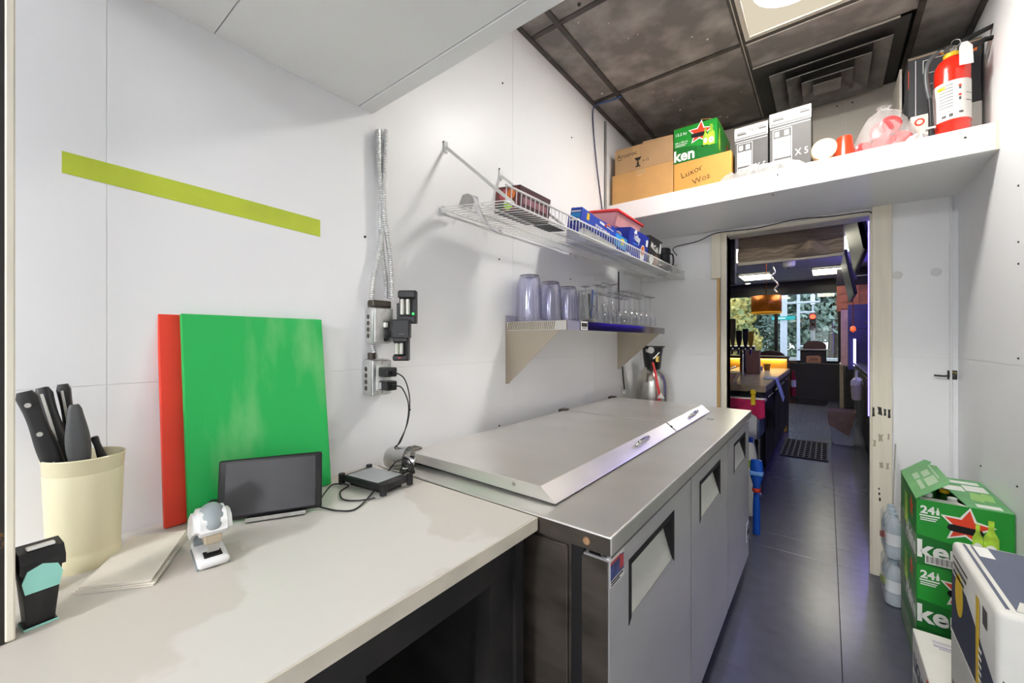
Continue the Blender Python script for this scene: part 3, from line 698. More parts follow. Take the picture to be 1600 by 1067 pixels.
def junction(label, y, z, kind):
    t = thing('junction_box', label, 'electrical box', (WX, y, z))
    b = MB(); b.box((0.001, -.034, -.052), (.046, .034, .052), .008, seg=2); b.build('box_body', GALV, t, smooth=40)
    MB().box((.046, -.031, -.049), (.049, .031, .049), .002).build('cover_plate', GALV, t)
    for zz in (-.03, -.012, .006, .024): MB().cyl((.022, -.0345, zz), (.022, -.0335, zz), .007, n=12).build('knockout', STEEL_D, t)
    for (yy, zz) in ((0, .041), (0, -.041)): MB().cyl((.049, yy, zz), (.0505, yy, zz), .0035, n=10).build('cover_screw', CHROME, t)
    return t
j1 = junction('upper metal switch box with two conduits entering its top', .695, 1.266, 0)
MB().box((.049, -.004, -.006), (.060, .006, .008), .002).build('toggle', WPRINT, j1)
MB().box((.010, -.030, .052), (.040, .032, .072), .003).build('connector', STEEL_D, j1)
j2 = junction('lower metal outlet box with two chargers plugged in', .688, 1.118, 1)
MB().cyl((.022, -.016, .052), (.022, -.016, .070), .011, n=14).build('connector', STEEL_D, j2)
MB().box((.049, -.018, -.036), (.0505, .018, .036)).build('receptacle', WPRINT, j2)
def adapter(label, z, dy, m2):
    t = thing('usb_adapter', label, 'charger', (-0.9995, .690, z))
    MB().box((0, -.016, -.013), (.040, .020, .013), .003).build('adapter_body', BLACK, t)
    if m2: MB().box((.001, -.0166, -.011), (.016, .0206, .011), .002).build('metal_band', GALV, t)
    MB().box((.040, -.004, -.005), (.052, .008, .004), .001).build('plug', BLACK, t)
adapter('black plug adapter in the upper socket of the lower outlet box', 1.134, 0, 0)
adapter('black plug adapter with a grey band in the lower socket', 1.096, 0, 1)
def battery_charger(label, u, v, x, hgt, wd, lamp, rz, xb=None):
    c = atx(u, v, x)
    t = thing('battery_charger', label, 'charger', c, rz)
    # faces local -y ; sits on a plug block to its back
    b = MB(); b.prism([(-wd, .014, -hgt), (wd, .014, -hgt), (wd, .014, hgt), (-wd, .014, hgt)], (0, -.010, 0)); bmesh.ops.bevel(b.bm, geom=b.bm.edges[:], offset=.002, segments=1, affect='EDGES'); b.build('back_shell', BLACK, t)
    b = MB(); b.box((-wd, -.014, hgt * .52), (wd, .004, hgt), .004); b.box((-wd, -.014, -hgt), (wd, .004, -hgt * .50), .004); b.box((wd - .004, -.010, -hgt), (wd, .004, hgt), .001); b.build('charger_shell', BLACK, t)
    for k in range(2):
        xx = -wd * .55 + k * wd * .62
        bt = MB(); bt.cyl((xx, -.004, -hgt * .44), (xx, -.004, hgt * .46), .0068, n=14); bt.cyl((xx, -.004, hgt * .46), (xx, -.004, hgt * .5), .0025, n=8)
        bo = bt.build('battery', mat('battery_silver', (206, 206, 196), .3, .5, var=.05), t, smooth=50)
    if lamp: MB().lathe([(0, .002), (.004, .0015), (.0046, 0)], fm((wd * .62, -.0005, -hgt * .40), (1, 0, 0), (0, 0, 1), (0, -1, 0)), 14).build('charge_light', mat('green_lamp', (40, 170, 90), .3, emit=(60, 220, 110), estr=.6), t)
    else: MB().box((-wd * .2, -.0145, -hgt * .78), (wd * .1, -.0138, -hgt * .70)).build('charge_light', mat('red_lamp', (220, 40, 30), .3), t)
    return t
bc1 = battery_charger('upper black battery charger with a green light and silver batteries', 637, 480, -.965, .048, .026, True, R(38))
bc2 = battery_charger('lower black battery charger holding two silver batteries above the plugs', 627, 545, -.965, .034, .022, False, R(38))
MB().box((-.024, -.012, .030), (.026, .014, .084), .003).build('charger_cover', BLACK, bc2)
MB().box((-.004, -.0128, .040), (.012, -.0118, .044)).build('label_strip', GREYP, bc2)
MB().box((-.030, .002, .030), (-.010, .030, .052), .002).build('plug_block', BLACK, bc2); MB().box((-.034, .004, -.036), (-.012, .034, .012), .002).build('plug_block', BLACK, bc1)
cable('charging_cable', 'black cable hanging from the upper plug down to the terminal', [Vector((-.947, .693, 1.134)), atx(632, 592, -.945), atx(640, 622, -.95), atx(637, 660, -.955), atx(623, 692, -.95), atx(617, 703, -.95), atx(608, 735, -.94), Vector((-.93, .625, .864)), Vector((-.90, .60, .868)), ])
cable('charging_cable', 'black cable from the lower plug looping over the counter to the tablet', [Vector((-.947, .693, 1.096)), atx(628, 606, -.94), atx(638, 630, -.94), atx(636, 660, -.945), atx(626, 690, -.945), atx(617, 700, -.945), atx(630, 715, -.935), atz(618, 722, .905), atz(600, 745, .866), atz(580, 772, .8635), atz(556, 795, .863), atz(530, 798, .863), atz(508, 794, .863), Vector((-.865, .432, .868))])
cable('charging_cable', 'short black cable from the terminal to the side of the tablet', [atz(586, 778, .868), atz(560, 782, .863), atz(536, 780, .863), atz(532, 768, .863), atz(545, 758, .866), atz(520, 757, .875), Vector((-.858, .440, .885))])
# ------------------------------------------------------------------ white wire shelf with braces
ZB_, ZF_ = 1.676, 1.640
ws = thing('wire_shelf', 'white coated wire shelf hung from the left wall by slanted braces', 'shelf', (WX, 0, 0))
Y0, Y1, DP = 0.945, 2.845, 0.295
b = MB()
n_ = 76
for i in range(n_ + 1):
    y = Y0 + (Y1 - Y0) * i / n_
    b.tube([(0.012, y, ZB_), (DP, y, ZF_), (DP + .003, y, ZF_ + .045)], .0019, 4)
stuff(b.build('wire_grid', WIRE, ws))
def rail(x, z, r=.0032, name='rail'): MB().cyl((x, Y0 - .004, z), (x, Y1, z), r, n=8).build(name, WIRE, ws, smooth=60)
rail(.012, ZB_ - .004); rail(DP, ZF_ - .003, .0036); rail(DP + .003, ZF_ + .045, .0036, 'lip_rail'); rail(.10, ZB_ - .015); rail(.20, ZF_ + .008)
def brace(y, v_up):
    o = MB(); o.tube([(0.006, y, v_up), (DP - .002, y + .01, ZF_ + .002)], .0055, 8); o.box((0, y - .009, v_up - .018), (.006, y + .009, v_up + .022), .001)
    o.build('brace', WIRE, ws, smooth=60)
for y in (0.975, 1.275, 1.90, 2.55): brace(y, 1.893)
for y in (0.962, 1.275, 1.90, 2.55):
    c = MB(); c.box((0, y - .008, ZB_ - .016), (.014, y + .008, ZB_ + .010), .002); c.build('wall_clip', WIRE, ws)
st_ = MB(); st_.box((0, Y1 - .004, ZF_ - .005), (DP + .004, Y1 + .004, ZF_ + .004)); st_.build('end_rail', WIRE, ws)
cd = thing('shelf_card', 'small black card hanging under the white wire shelf', 'card', (-0.80, 1.255, 1.6345))
MB().box((-.035, -.050, -.0030), (.035, .050, -.0015), M=Matrix.Rotation(R(6.5), 4, 'Y')).build('card_sheet', BLACK, cd)
decal(cd, Matrix.Rotation(R(6.5), 4, 'Y') @ fm((0, 0, -.003), (0, -1, 0), (1, 0, 0), (0, 0, -1)), [rect(-.016, -.018, .016, .0), rect(-.014, .006, .014, .009), rect(-.012, .012, .012, .015)], GREYP)
bg_ = thing('plastic_wrap', 'scrap of clear plastic wrap hanging over the near end of the wire shelf', 'plastic film', (0, 0, 0))
b = MB(); P1 = [(-1.00, 1.02, 1.69), (-.96, 1.0, 1.705), (-.92, .975, 1.70), (-.895, .962, 1.68), (-.885, .965, 1.64), (-.87, .985, 1.60), (-.845, 1.02, 1.575)]
pv = None
for i, p in enumerate(P1):
    p = Vector(p); wd = (.028, .03, .022, .012, .010, .012, .013)[i]
    q = [b.bm.verts.new(p + Vector((0, -wd, .004 * (i % 2)))), b.bm.verts.new(p + Vector((.004, wd, -.003 * (i % 2))))]
    if pv: b.bm.faces.new((pv[0], pv[1], q[1], q[0]))
    pv = q
o = b.build('film_strip', mat('milky_film', (226, 226, 226), .25, alpha=.75), bg_, smooth=80)
o.modifiers.new('thick', 'SOLIDIFY').thickness = .0012

def zsh(x): return ZB_ - (x - WX) / DP * (ZB_ - ZF_) + .0028
SHT = math.atan2(ZB_ - ZF_, DP)
def shelf_box(name, label, cat, x0, x1, y0, y1, h, m, pitch=0.0, lift=0.0):
    """box lying on the tilted wire deck; local frame: x to the aisle, y along the wall, origin at centre of base"""
    t = thing(name, label, cat, ((x0 + x1) / 2, (y0 + y1) / 2, zsh((x0 + x1) / 2) + lift))
    t.rotation_euler = (pitch, SHT, 0)
    w_, d_ = x1 - x0, y1 - y0
    MB().box((-w_/2, -d_/2, 0), (w_/2, d_/2, h), .0015).build('carton', m, t)
    return t, (w_, d_, h)
t, wd = shelf_box('tea_carton', 'narrow tea carton with printed fruits nearest the wire shelf end', 'box', -.905, -.80, 1.065, 1.25, .085, mat('dark_plum_carton', (70, 38, 46), .45, var=.2, scale=20))
F = face(wd, 'F')
decal(t, F, [rect(.004, .004, .101, .081)], mat('plum_print', (120, 62, 58), .45, var=.3, scale=40))
decal(t, F, [disc(.040, .055, .020), ], mat('pink_fruit', (206, 100, 104), .45, var=.15, scale=60), off=.0009); decal(t, F, [disc(.070, .058, .018)], ORANGEP, off=.0014)
decal(t, F, [disc(.062, .026, .020)], LGREEN, off=.0009); decal(t, F, [disc(.030, .020, .014)], mat('dark_leaf', (52, 74, 42), .5), off=.0014)
decal(t, face(wd, 'R'), [rect(.02, .03, .16, .05), rect(.02, .06, .12, .068)], mat('mauve_print', (150, 96, 106), .45), off=.0005)
t, wd = shelf_box('food_wrap_box', 'long blue food wrap box lying slanted on the wire shelf', 'box', -.812, -.762, 1.415, 1.88, .058, BLUEBOX, R(-4.5), .026)
Rr = face(wd, 'R')
decal(t, Rr, [rect(.33, 0.002, .463, .054)], CYANP); decal(t, Rr, [rect(.395, .018, .430, .046)], YELLOW, off=.0009); decal(t, Rr, [rect(.045, .024, .066, .050)], YELLOW)
decal(t, Rr, [rect(.16, .044, .205, .053), rect(.23, .047, .30, .0505)], WPRINT, off=.0005)
decal(t, Rr, [rect(.21, .044, .228, .053)], RED)
lettering(t, Rr, 'FOOD WRAP', .125, .014, .024, WPRINT, .02)
decal(t, face(wd, 'F'), [rect(.004, .006, .046, .014), rect(.004, .040, .046, .046)], WPRINT); decal(t, face(wd, 'F'), [rect(.004, .018, .046, .036)], CYANP)
rl = thing('paper_roll', 'white paper roll with a green end lying under the blue wrap box', 'roll', (-.790, 1.64, zsh(-.79) + .020))
b = MB(); b.cyl((0, -.15, 0), (0, .15, 0), .0185, n=20); b.build('roll_paper', WCARD, rl, smooth=50); MB().cyl((0, .15, 0), (0, .152, 0), .015, n=18).build('roll_end', mat('dull_green', (92, 130, 70), .5), rl)
t, wd = shelf_box('tea_carton', 'big blue tea carton with orange cups printed, leaning shelf middle', 'box', -.925, -.765, 1.905, 2.165, .132, mat('royal_blue_carton', (30, 48, 150), .42, var=.1, scale=14))
Rr = face(wd, 'R'); Ff = face(wd, 'F')
lettering(t, Rr, 'Tetley', .045, .085, .05, WPRINT, .02, sx=.7, rot=R(-6))
decal(t, Rr, [disc(.185, .035, .032, .042)], WPRINT); decal(t, Rr, [disc(.185, .048, .022, .024)], ORANGEP, off=.0009); decal(t, Rr, [rect(.06, .112, .085, .13), rect(.222, .078, .248, .112)], WPRINT)
decal(t, Rr, [rect(.05, .062, .11, .067)], CYANP)
decal(t, Ff, [disc(.085, .090, .034, .028)], WPRINT); decal(t, Ff, [disc(.085, .092, .026, .019)], ORANGEP, off=.0009)
t2, wd = shelf_box('tea_carton', 'second blue tea carton lying behind the long wrap box', 'box', -.935, -.83, 1.60, 1.895, .125, MATS['royal_blue_carton'])
decal(t2, face(wd, 'R'), [disc(.20, .105, .030, .020)], ORANGEP)
t, wd = shelf_box('coffee_carton', 'black coffee carton with white script and a cup beside the blue tea', 'box', -.875, -.768, 2.185, 2.385, .150, mat('black_carton', (30, 28, 28), .42, var=.1))
Rr = face(wd, 'R')
lettering(t, Rr, 'McCafé', .022, .090, .044, WPRINT, .015, sx=.9, rot=R(-8))
decal(t, Rr, [disc(.055, .028, .030, .026)], WPRINT); decal(t, Rr, [disc(.125, .034, .040, .030)], mat('coffee_print', (120, 84, 44), .45, var=.3, scale=60)); decal(t, Rr, [rect(.165, .08, .19, .135)], WPRINT)
tub = thing('plastic_tub', 'translucent tub with a red lid on top of the blue tea cartons', 'tub', (-.875, 2.015, zsh(-.875) + .134)); tub.rotation_euler = (0, SHT, 0)
b = MB(); lo = [(-.055, -.14), (.055, -.14), (.055, .14), (-.055, .14)]; hi = [(-.075, -.165), (.075, -.165), (.075, .165), (-.075, .165)]
va = [b.bm.verts.new((x, y, 0)) for x, y in lo]; vb = [b.bm.verts.new((x, y, .062)) for x, y in hi]; b.bm.faces.new(va[::-1]); b.skin(va, vb)
bmesh.ops.bevel(b.bm, geom=b.bm.edges[:], offset=.006, segments=2, affect='EDGES', clamp_overlap=True)
b.build('tub_body', mat('pink_translucent', (238, 168, 160), .3, var=.04), tub, smooth=40)
b = MB(); b.box((-.083, -.175, .060), (.083, .175, .074), .006, seg=2); b.box((-.07, -.16, .074), (.07, .16, .078), .002); b.build('tub_lid', mat('red_plastic', (216, 44, 44), .35, var=.04), tub, smooth=40)
gr = thing('coffee_press', 'black plastic coffee press standing at the far end of the wire shelf', 'press', (-.830, 2.68, zsh(-.83)))
b = MB(); b.lathe([(.042, 0), (.042, .03), (.036, .034), (.034, .13), (.038, .134), (.038, .16), (.030, .168), (0, .170)], n=24); b.build('press_body', BLACK, gr, smooth=40)
MB().tube(smoothpath([(.030, 0, .13), (.052, 0, .12), (.054, 0, .06), (.032, 0, .04)], 4), .005, 6).build('press_handle', BLACK, gr, smooth=60)
bx_ = thing('black_tray', 'flat black tray beside the coffee press on the wire shelf', 'tray', (-.805, 2.55, zsh(-.805))); bx_.rotation_euler = (0, SHT, 0)
b = MB(); b.box((-.036, -.07, 0), (.036, .07, .004)); b.box((-.036, -.07, 0), (-.032, .07, .03)); b.box((.032, -.07, 0), (.036, .07, .03)); b.box((-.036, -.07, 0), (.036, -.066, .03)); b.box((-.036, .066, 0), (.036, .07, .03)); b.build('tray_body', BLACK, bx_)
t, wd = shelf_box('white_carton', 'open white carton at the far end of the wire shelf', 'box', -.900, -.775, 2.735, 2.838, .075, WCARD)
MB().prism([(-.0625, -.05, .075), (-.0625, .05, .075), (-.0, .05, .105), (-.0, -.05, .105)], (.001, 0, .002)).build('flap', WCARD, t)
decal(t, face(wd, 'R'), [rect(.01, .02, .03, .055), rect(.04, .03, .09, .036), rect(.04, .044, .08, .05)], GREYP)
decal(t, face(wd, 'T'), [rect(.065, .02, .11, .03)], KRAFT)

# ------------------------------------------------------------------ steel wall shelf
SZ = 1.300; SX0, SXF = WX, -.758; SY0, SY1 = 1.308, 2.452
ss = thing('steel_shelf', 'stainless steel wall shelf on triangular brackets under the wire shelf', 'shelf', (WX, SY0, SZ))
dxs, dys = SXF - WX, SY1 - SY0
MB().box((0.002, 0, -.0022), (dxs, dys, 0), .0006).build('shelf_deck', STEEL, ss)
b = MB(); b.box((dxs - .002, .10, -.036), (dxs, dys, 0), .0006); b.prism([(dxs - .0, .10, -.036), (dxs, .10, 0), (dxs - .002, .10, 0), (dxs - .002, .10, -.036)], (0, .001, 0)); b.build('front_edge', mat('polished_steel', (150, 148, 146), .12, 1.0, var=.03), ss)
b = MB(); b.box((0.012, 0, -.036), (dxs, .0018, 0)); b.box((dxs - .002, 0, -.036), (dxs, .10, 0)); b.build('end_edge', STEEL, ss)
# embossed tread strip on the near end
b = MB()
for i in range(26):
    xx = .014 + i * (dxs - .065) / 26
    b.prism([(xx, -.0014, -.034), (xx + .004, -.0014, -.034), (xx + .010, -.0014, -.003), (xx + .006, -.0014, -.003)], (0, .0016, 0))
b.build('tread_strip', mat('bronze_steel', (138, 126, 104), .45, .35, var=.1), ss)
MB().box((0.001, 0, -.0022), (0.004, dys, .028), .0006).build('upstand', STEEL, ss)
for y in (0.004, dys - .006):
    b = MB(); b.prism([(.002, y, -.250), (.002, y, -.0025), (dxs - .012, y, -.0025), (dxs - .030, y, -.036), (.018, y, -.250)], (0, .0022, 0)); b.box((.0, y, -.255), (.003, y + .024, -.0025)); b.build('bracket', mat('beige_steel', (176, 166, 150), .35, .7, var=.04, scale=5), ss)
M_ = fm((dxs, .108, -.0345), (0, 1, 0), (0, 0, 1), (1, 0, 0))
pl_ = decal(ss, M_, [rect(0, 0, .056, .033)], WPRINT, 'maker_plate', th=.0008)
decal(pl_, M_, [rect(.004, .013, .052, .028)], INK, off=.0014)
decal(pl_, M_, [rect(.010, .016 + .000, .046, .0165), rect(.010, .024, .046, .0245)], GREYP, off=.002)
decal(pl_, M_, [rect(.008, .006, .048, .009)], GREYP, off=.0012)

# three upturned clear pitchers
def pitcher(label, x, y, hs=1.0):
    t = thing('plastic_pitcher', label, 'pitcher', (x, y, SZ + .0004), 0, 'upturned clear pitchers')
    H_ = .182 * hs
    pr_ = [(.0545, 0), (.0560, .004), (.0540, .03), (.0480, H_ * .78), (.0440, H_ * .92), (.0385, H_), (.0355, H_)]
    b = MB(); b.lathe(pr_, n=40, capb=False)
    for i, v_ in enumerate(b.bm.verts):
        a = math.atan2(v_.co.y, v_.co.x); k = 1 + .012 * math.cos(a * 20) * (0.2 < v_.co.z / H_ < .85)
        v_.co.x *= k; v_.co.y *= k
    b.lathe([(.0345, H_ - .002), (.030, H_ - .004), (0, H_ - .004)], n=40, capb=False)
    o = b.build('pitcher_body', PLASTC, t, smooth=60); o.modifiers.new('wall', 'SOLIDIFY').thickness = -.0022
    MB().lathe([(.0375, H_), (.0392, H_ + .001), (.0392, H_ + .0045), (.0360, H_ + .0045)], n=40, capb=False).build('base_ring', mat('smoky_ring', (92, 92, 98), .3), t, smooth=50)
    rb = MB()
    for i in range(20):
        a = i * 2 * PI / 20
        rb.tube([(.0550 * math.cos(a), .0550 * math.sin(a), .01), (.0487 * math.cos(a), .0487 * math.sin(a), H_ * .77)], .0012, 4)
    stuff(rb.build('ribs', PLASTC, t))
    return t
pitcher('nearest and tallest of the upturned clear pitchers on the steel shelf', -.985, 1.390, 1.05); pitcher('middle upturned clear pitcher on the steel shelf', -.985, 1.552, 1.0); pitcher('upturned clear pitcher next to the jar of pens', -.985, 1.706, .97)
# jar of pens and gadgets
jr = thing('glass_jar', 'clear glass jar holding black gadgets on the steel shelf', 'jar', (-.868, 1.690, SZ + .0004))
b = MB(); b.lathe([(0, .004), (.040, .004), (.043, .012), (.044, .150), (.046, .152)], n=28, capb=False); o = b.build('jar_glass', GLASSM, jr, smooth=60); o.modifiers.new('wall', 'SOLIDIFY').thickness = .0025
def rod_thing(name, label, cat, a, b_, r, m, n=8, flat=None):
    t = MB()
    a, b_ = Vector(a), Vector(b_)
    if flat:
        ax = (b_ - a).normalized(); q = Matrix.Translation((a + b_) / 2) @ ax.to_track_quat('Z', 'Y').to_matrix().to_4x4(); L2 = (b_ - a).length / 2
        t.box((-flat[0], -flat[1], -L2), (flat[0], flat[1], L2), min(flat) * .4, M=q)
    else: t.tube([a, b_], r, n)
    return tag(t.build(name, m, smooth=40), label, cat)
J = Vector((-.868, 1.690, SZ))
rod_thing('blue_pen', 'blue pen leaning in the glass jar', 'pen', J + Vector((.012, .008, .012)), J + Vector((.004, .040, .160)), .0045, mat('blue_pen_plastic', (24, 78, 160), .35))
rod_thing('remote_control', 'grey and black remote handset standing in the jar', 'remote', J + Vector((.004, -.006, .015)), J + Vector((.0, -.024, .135)), 0, mat('grey_gadget', (150, 152, 150), .4), flat=(.010, .006))
rod_thing('marker_pen', 'thick black marker pointing right in the glass jar', 'marker', J + Vector((-.006, .006, .012)), J + Vector((-.008, .024, .140)), .009, BLACK, 10)
ct_ = [J + Vector((.024 + .004 * math.sin(3 * a), .024 * math.cos(a), .055 + .030 * math.sin(a))) for a in [k * 2 * PI / 12 for k in range(13)]]
tag(MB().tube(smoothpath(ct_, 3), .0024, 6).build('cable_loop', CABLE, smooth=70), 'loop of black cable inside the glass jar', 'cable')
tag(MB().lathe([(0, .005), (.032, .005), (.034, .016), (.02, .022), (0, .022)], Matrix.Translation(J), 16, capb=False).build('black_puck', BLACK, smooth=40), 'flat black gadget at the bottom of the jar', 'gadget')
bell = MB(); bell.lathe([(0, .014), (.006, .013), (.010, .006), (.010, 0), (0, 0)], n=14)
tag(bell.build('bottle_stopper', CHROME, smooth=50, loc=(-.80, 1.785, SZ + .0004)), 'small shiny stopper lying beside the jar on the steel shelf', 'stopper')
# wine glasses standing upside down
def glass_proto(name, bowl_r, mouth_r, bowl_h, stem_h, foot_r):
    t = thing(name, 'x', 'glass', (0, 0, 0))
    b = MB(); H_ = bowl_h + stem_h
    b.lathe([(mouth_r, 0), ((mouth_r + bowl_r) / 2 + .001, bowl_h * .25), (bowl_r, bowl_h * .55), (bowl_r * .82, bowl_h * .8), (bowl_r * .4, bowl_h * .96), (.006, bowl_h + .004)], n=20, capb=False)
    b.build('bowl', GLASSM, t, smooth=70)
    b = MB(); b.lathe([(.006, bowl_h + .004), (.0036, bowl_h + .014), (.0034, H_ - .014), (.006, H_ - .006)], n=12, capb=False); b.build('stem', GLASSM, t, smooth=70)
    b = MB(); b.lathe([(.006, H_ - .006), (foot_r * .9, H_ - .0015), (foot_r, H_), (0, H_ + .0004)], n=20, capb=False); b.build('foot', mat('glass_foot', (236, 238, 238), .08, trans=.75, ior=1.3), t, smooth=50)
    return t
tall = glass_proto('champagne_glass', .026, .023, .115, .085, .028)
wine = glass_proto('wine_glass', .034, .028, .085, .090, .030)
ORD = ('first', 'second', 'third', 'fourth', 'fifth', 'sixth', 'seventh', 'eighth', 'ninth')
for k, (x, y, w_) in enumerate(((-.835, 1.815, 'nearest the jar of gadgets, shelf front'), (-.905, 1.86, 'in the middle just past the jar'), (-.84, 1.885, 'second along the shelf front after the jar'), (-.975, 1.87, 'closest to the wall behind the jar'), (-.905, 1.935, 'last before the stemmed wine glasses'))):
    o = tall if k == 0 else copy_tree(tall)
    place(o, (x, y, SZ + .0004), 0, 'tall upside down glass ' + w_, 'tall upturned glasses')
k = 0
for rn, x in (('front', -.815), ('middle', -.890), ('back', -.965)):
    i2 = 0
    for i in range(6):
        y = 1.985 + i * .074 + (0.02 if x == -.890 else 0)
        if y > 2.42: continue
        o = wine if k == 0 else copy_tree(wine)
        place(o, (x + random.uniform(-.004, .004), y, SZ + .0004), 0, 'upside down stemmed wine glass, %s of the %s row counted from the tall glasses' % (ORD[i2], rn), 'upturned wine glasses'); k += 1; i2 += 1

# ------------------------------------------------------------------ gas cylinder in the corner
cy = thing('gas_cylinder', 'tall aluminium gas cylinder with black guard in the corner behind the prep table', 'cylinder', (-.905, 2.675, 0))
MB().lathe([(.09, 0), (.103, .006), (.104, .02), (.104, .93), (.101, .965), (.090, 1.00), (.070, 1.03), (.045, 1.046), (.026, 1.052), (.024, 1.062), (0, 1.062)], n=48).build('cylinder_body', ALU, cy, smooth=50)
b = MB(); b.lathe([(.048, 1.045), (.050, 1.047), (.066, 1.180), (.076, 1.182), (.076, 1.190), (.062, 1.190), (.046, 1.05)], n=28, capb=False); 
b.build('valve_guard', BLACK, cy, smooth=40)
b = MB(); b.cyl((0, 0, 1.062), (0, 0, 1.12), .012, n=14); b.tube([(0, 0, 1.10), (.05, -.055, 1.105)], .008, 10); b.cyl((.05, -.055, 1.09), (.05, -.055, 1.13), .016, n=6); b.build('valve', mat('brass', (196, 168, 96), .25, 1.0), cy, smooth=40)
b = MB(); b.cyl((.0, -.07, 1.165), (.024, -.10, 1.165), .021, n=18); b.tube([(.03, -.075, 1.11), (.064, -.062, 1.15)], .006, 8); b.build('gauge', CHROME, cy, smooth=40)
MB().tube([(-.02, -.03, 1.15), (-.045, -.075, 1.215)], .017, 12).build('valve_knob', BLACK, cy, smooth=40)
MB().prism([(.0, -.108, 1.055), (-.03, -.103, 1.055), (-.028, -.112, .965), (.0, -.116, .965)], (0, .002, 0)).build('paper_tag', mat('tag_card', (180, 176, 162), .7), cy)
cable('gas_hose', 'x', smoothpath([(.03, -.085, 1.085), (.052, -.108, 1.03), (.07, -.118, .95), (.082, -.115, .86), (.07, -.112, .6)], 6), .0075, mat('red_hose', (196, 40, 44), .4), 2, 10, cy)
cl2 = tag(MB().prism([(-.835, 2.552, .868), (-.81, 2.552, .905), (-.79, 2.552, .868)], (0, .002, 0)).build('paper_scrap', WCARD), 'small white paper scrap sticking up beside the red hose', 'paper')
cl2.location = (0, .0, 0)
cable('power_cord', 'black cord running down the left wall under the wire shelf to the outlet', [(WX + .004, 2.455, 1.665), (WX + .004, 2.46, 1.45), (WX + .004, 2.475, 1.25), (WX + .004, 2.52, 1.05), (WX + .012, 2.53, .91)], .0042)
ol = thing('wall_outlet', 'white wall outlet low behind the prep table with a cord', 'outlet', (WX, 2.53, .875))
MB().box((0, -.030, -.05), (.006, .030, .05), .002).build('outlet_plate', WPRINT, ol); MB().box((.006, -.012, .005), (.024, .012, .034), .003).build('plug', WPRINT, ol)
# thin pipe and blue cables in the corner
tag(MB().tube([(WX + .008, 2.255, CZ - .03), (WX + .008, 2.255, 1.965)], .0065, 8).build('thin_pipe', mat('grey_pipe', (128, 126, 122), .4, .4), smooth=60), 'thin grey pipe running down the left wall above the shelf', 'pipe')
cable('network_cable', 'blue network cable leaving the ceiling tile and dropping along the wall', [(-.885, 2.118, CZ + .004), (-.92, 2.10, CZ - .012), (-1.0, 2.085, CZ - .014), (-1.04, 2.09, CZ - .03), (-1.044, 2.10, 2.42), (-1.044, 2.15, 2.2), (-1.044, 2.205, 2.02), (-1.044, 2.215, 1.96), (-1.044, 2.23, 1.70)], .0032, mat('navy_cable', (34, 52, 84), .4))
cable('network_cable', 'second blue cable at the ceiling joint above the pipe', [(-.885, 2.125, CZ + .003), (-.93, 2.115, CZ - .010), (-1.0, 2.10, CZ - .010), (-1.043, 2.105, CZ - .008)], .0028, mat('blue_cable', (60, 96, 150), .4))
cable('door_cable', 'black cable sagging under the far shelf and over the doorway', [(-.80, 2.852, 1.80), aty(1053, 387, 2.853), aty(1090, 377, 2.853), aty(1120, 364, 2.828), aty(1180, 357, 2.828), aty(1243, 343, 2.828), aty(1300, 338, 2.828), aty(1352, 331, 2.828), aty(1362, 333, 2.828)], .0030)
hk = thing('coat_hook', 'small black metal latch hook in the far right corner', 'hook', (.478, FY, 1.058))
MB().box((-.015, -.003, -.022), (.018, 0, .022), .001).build('hook_plate', BLACK, hk); b = MB(); b.tube([(.0, -.004, -.004), (-.03, -.012, -.006), (-.062, -.010, -.004)], .004, 8); b.box((-.012, -.008, -.010), (.012, -.002, .012), .001); b.build('hook_arm', BLACK, hk)
MB().box((-.002, -.005, .004), (.014, -.003, .014)).build('hook_screw', YELLOW, hk)
# ------------------------------------------------------------------ cartons on the far shelf
SH = 2.0225
def carton(name, label, cat, x0, x1, yf, dp, z, h, m, rz=0.0, group=None, top=True):
    t = thing(name, label, cat, ((x0 + x1) / 2, yf + dp / 2, z), rz, group)
    w_ = x1 - x0
    b = MB()
    if top: b.box((-w_/2, -dp/2, 0), (w_/2, dp/2, h), .002)
    else:
        e = .004
        b.box((-w_/2, -dp/2, 0), (w_/2, dp/2, e)); b.box((-w_/2, -dp/2, e), (w_/2, -dp/2 + e, h)); b.box((-w_/2, dp/2 - e, e), (w_/2, dp/2, h))
        b.box((-w_/2, -dp/2 + e, e), (-w_/2 + e, dp/2 - e, h)); b.box((w_/2 - e, -dp/2 + e, e), (w_/2, dp/2 - e, h))
    b.build('carton', m, t)
    return t, (w_, dp, h)
TAPE = mat('parcel_tape', (186, 150, 104), .35, var=.04)
t, wd = carton('cardboard_box', 'plain brown cardboard box at the left end of the shelf, under a printed one', 'box', -1.028, -.670, 2.315, .34, SH, .196, KRAFT)
decal(t, face(wd, 'F'), [rect(.15, .165, .205, .1955)], TAPE); decal(t, face(wd, 'F'), [disc(.17, .172, .022, .014)], mat('pale_stain', (206, 164, 112), .7), off=.0002)
t, wd = carton('cardboard_box', 'tan cardboard box with a printed goblet on top of the brown box', 'box', -1.008, -.672, 2.318, .30, SH + .1965, .142, KRAFT2)
F = face(wd, 'F')
lettering(t, F, 'Arcoroc', .012, .092, .036, INK, 0.0)
decal(t, F, [rect(.014, .082, .045, .085)], INK); decal(t, F, [rect(.108, .06, .150, .1418)], TAPE, off=.0002)
gob = [[(.118, .072), (.160, .072), (.150, .056), (.128, .056)], [(.136, .056), (.142, .056), (.142, .034), (.136, .034)], disc(.139, .034, .007), [(.122, .018), (.156, .018), (.150, .026), (.128, .026)]]
decal(t, F, gob, INK, off=.0009); lettering(t, F, 'x 12', .168, .040, .020, INK)
decal(t, F, [rect(.0, .0, .005, .142)], KRAFT, off=.0002)
decal(t, face(wd, 'R'), [rect(.02, .03 + .016 * k, .09, .036 + .016 * k) for k in range(6)], INK)
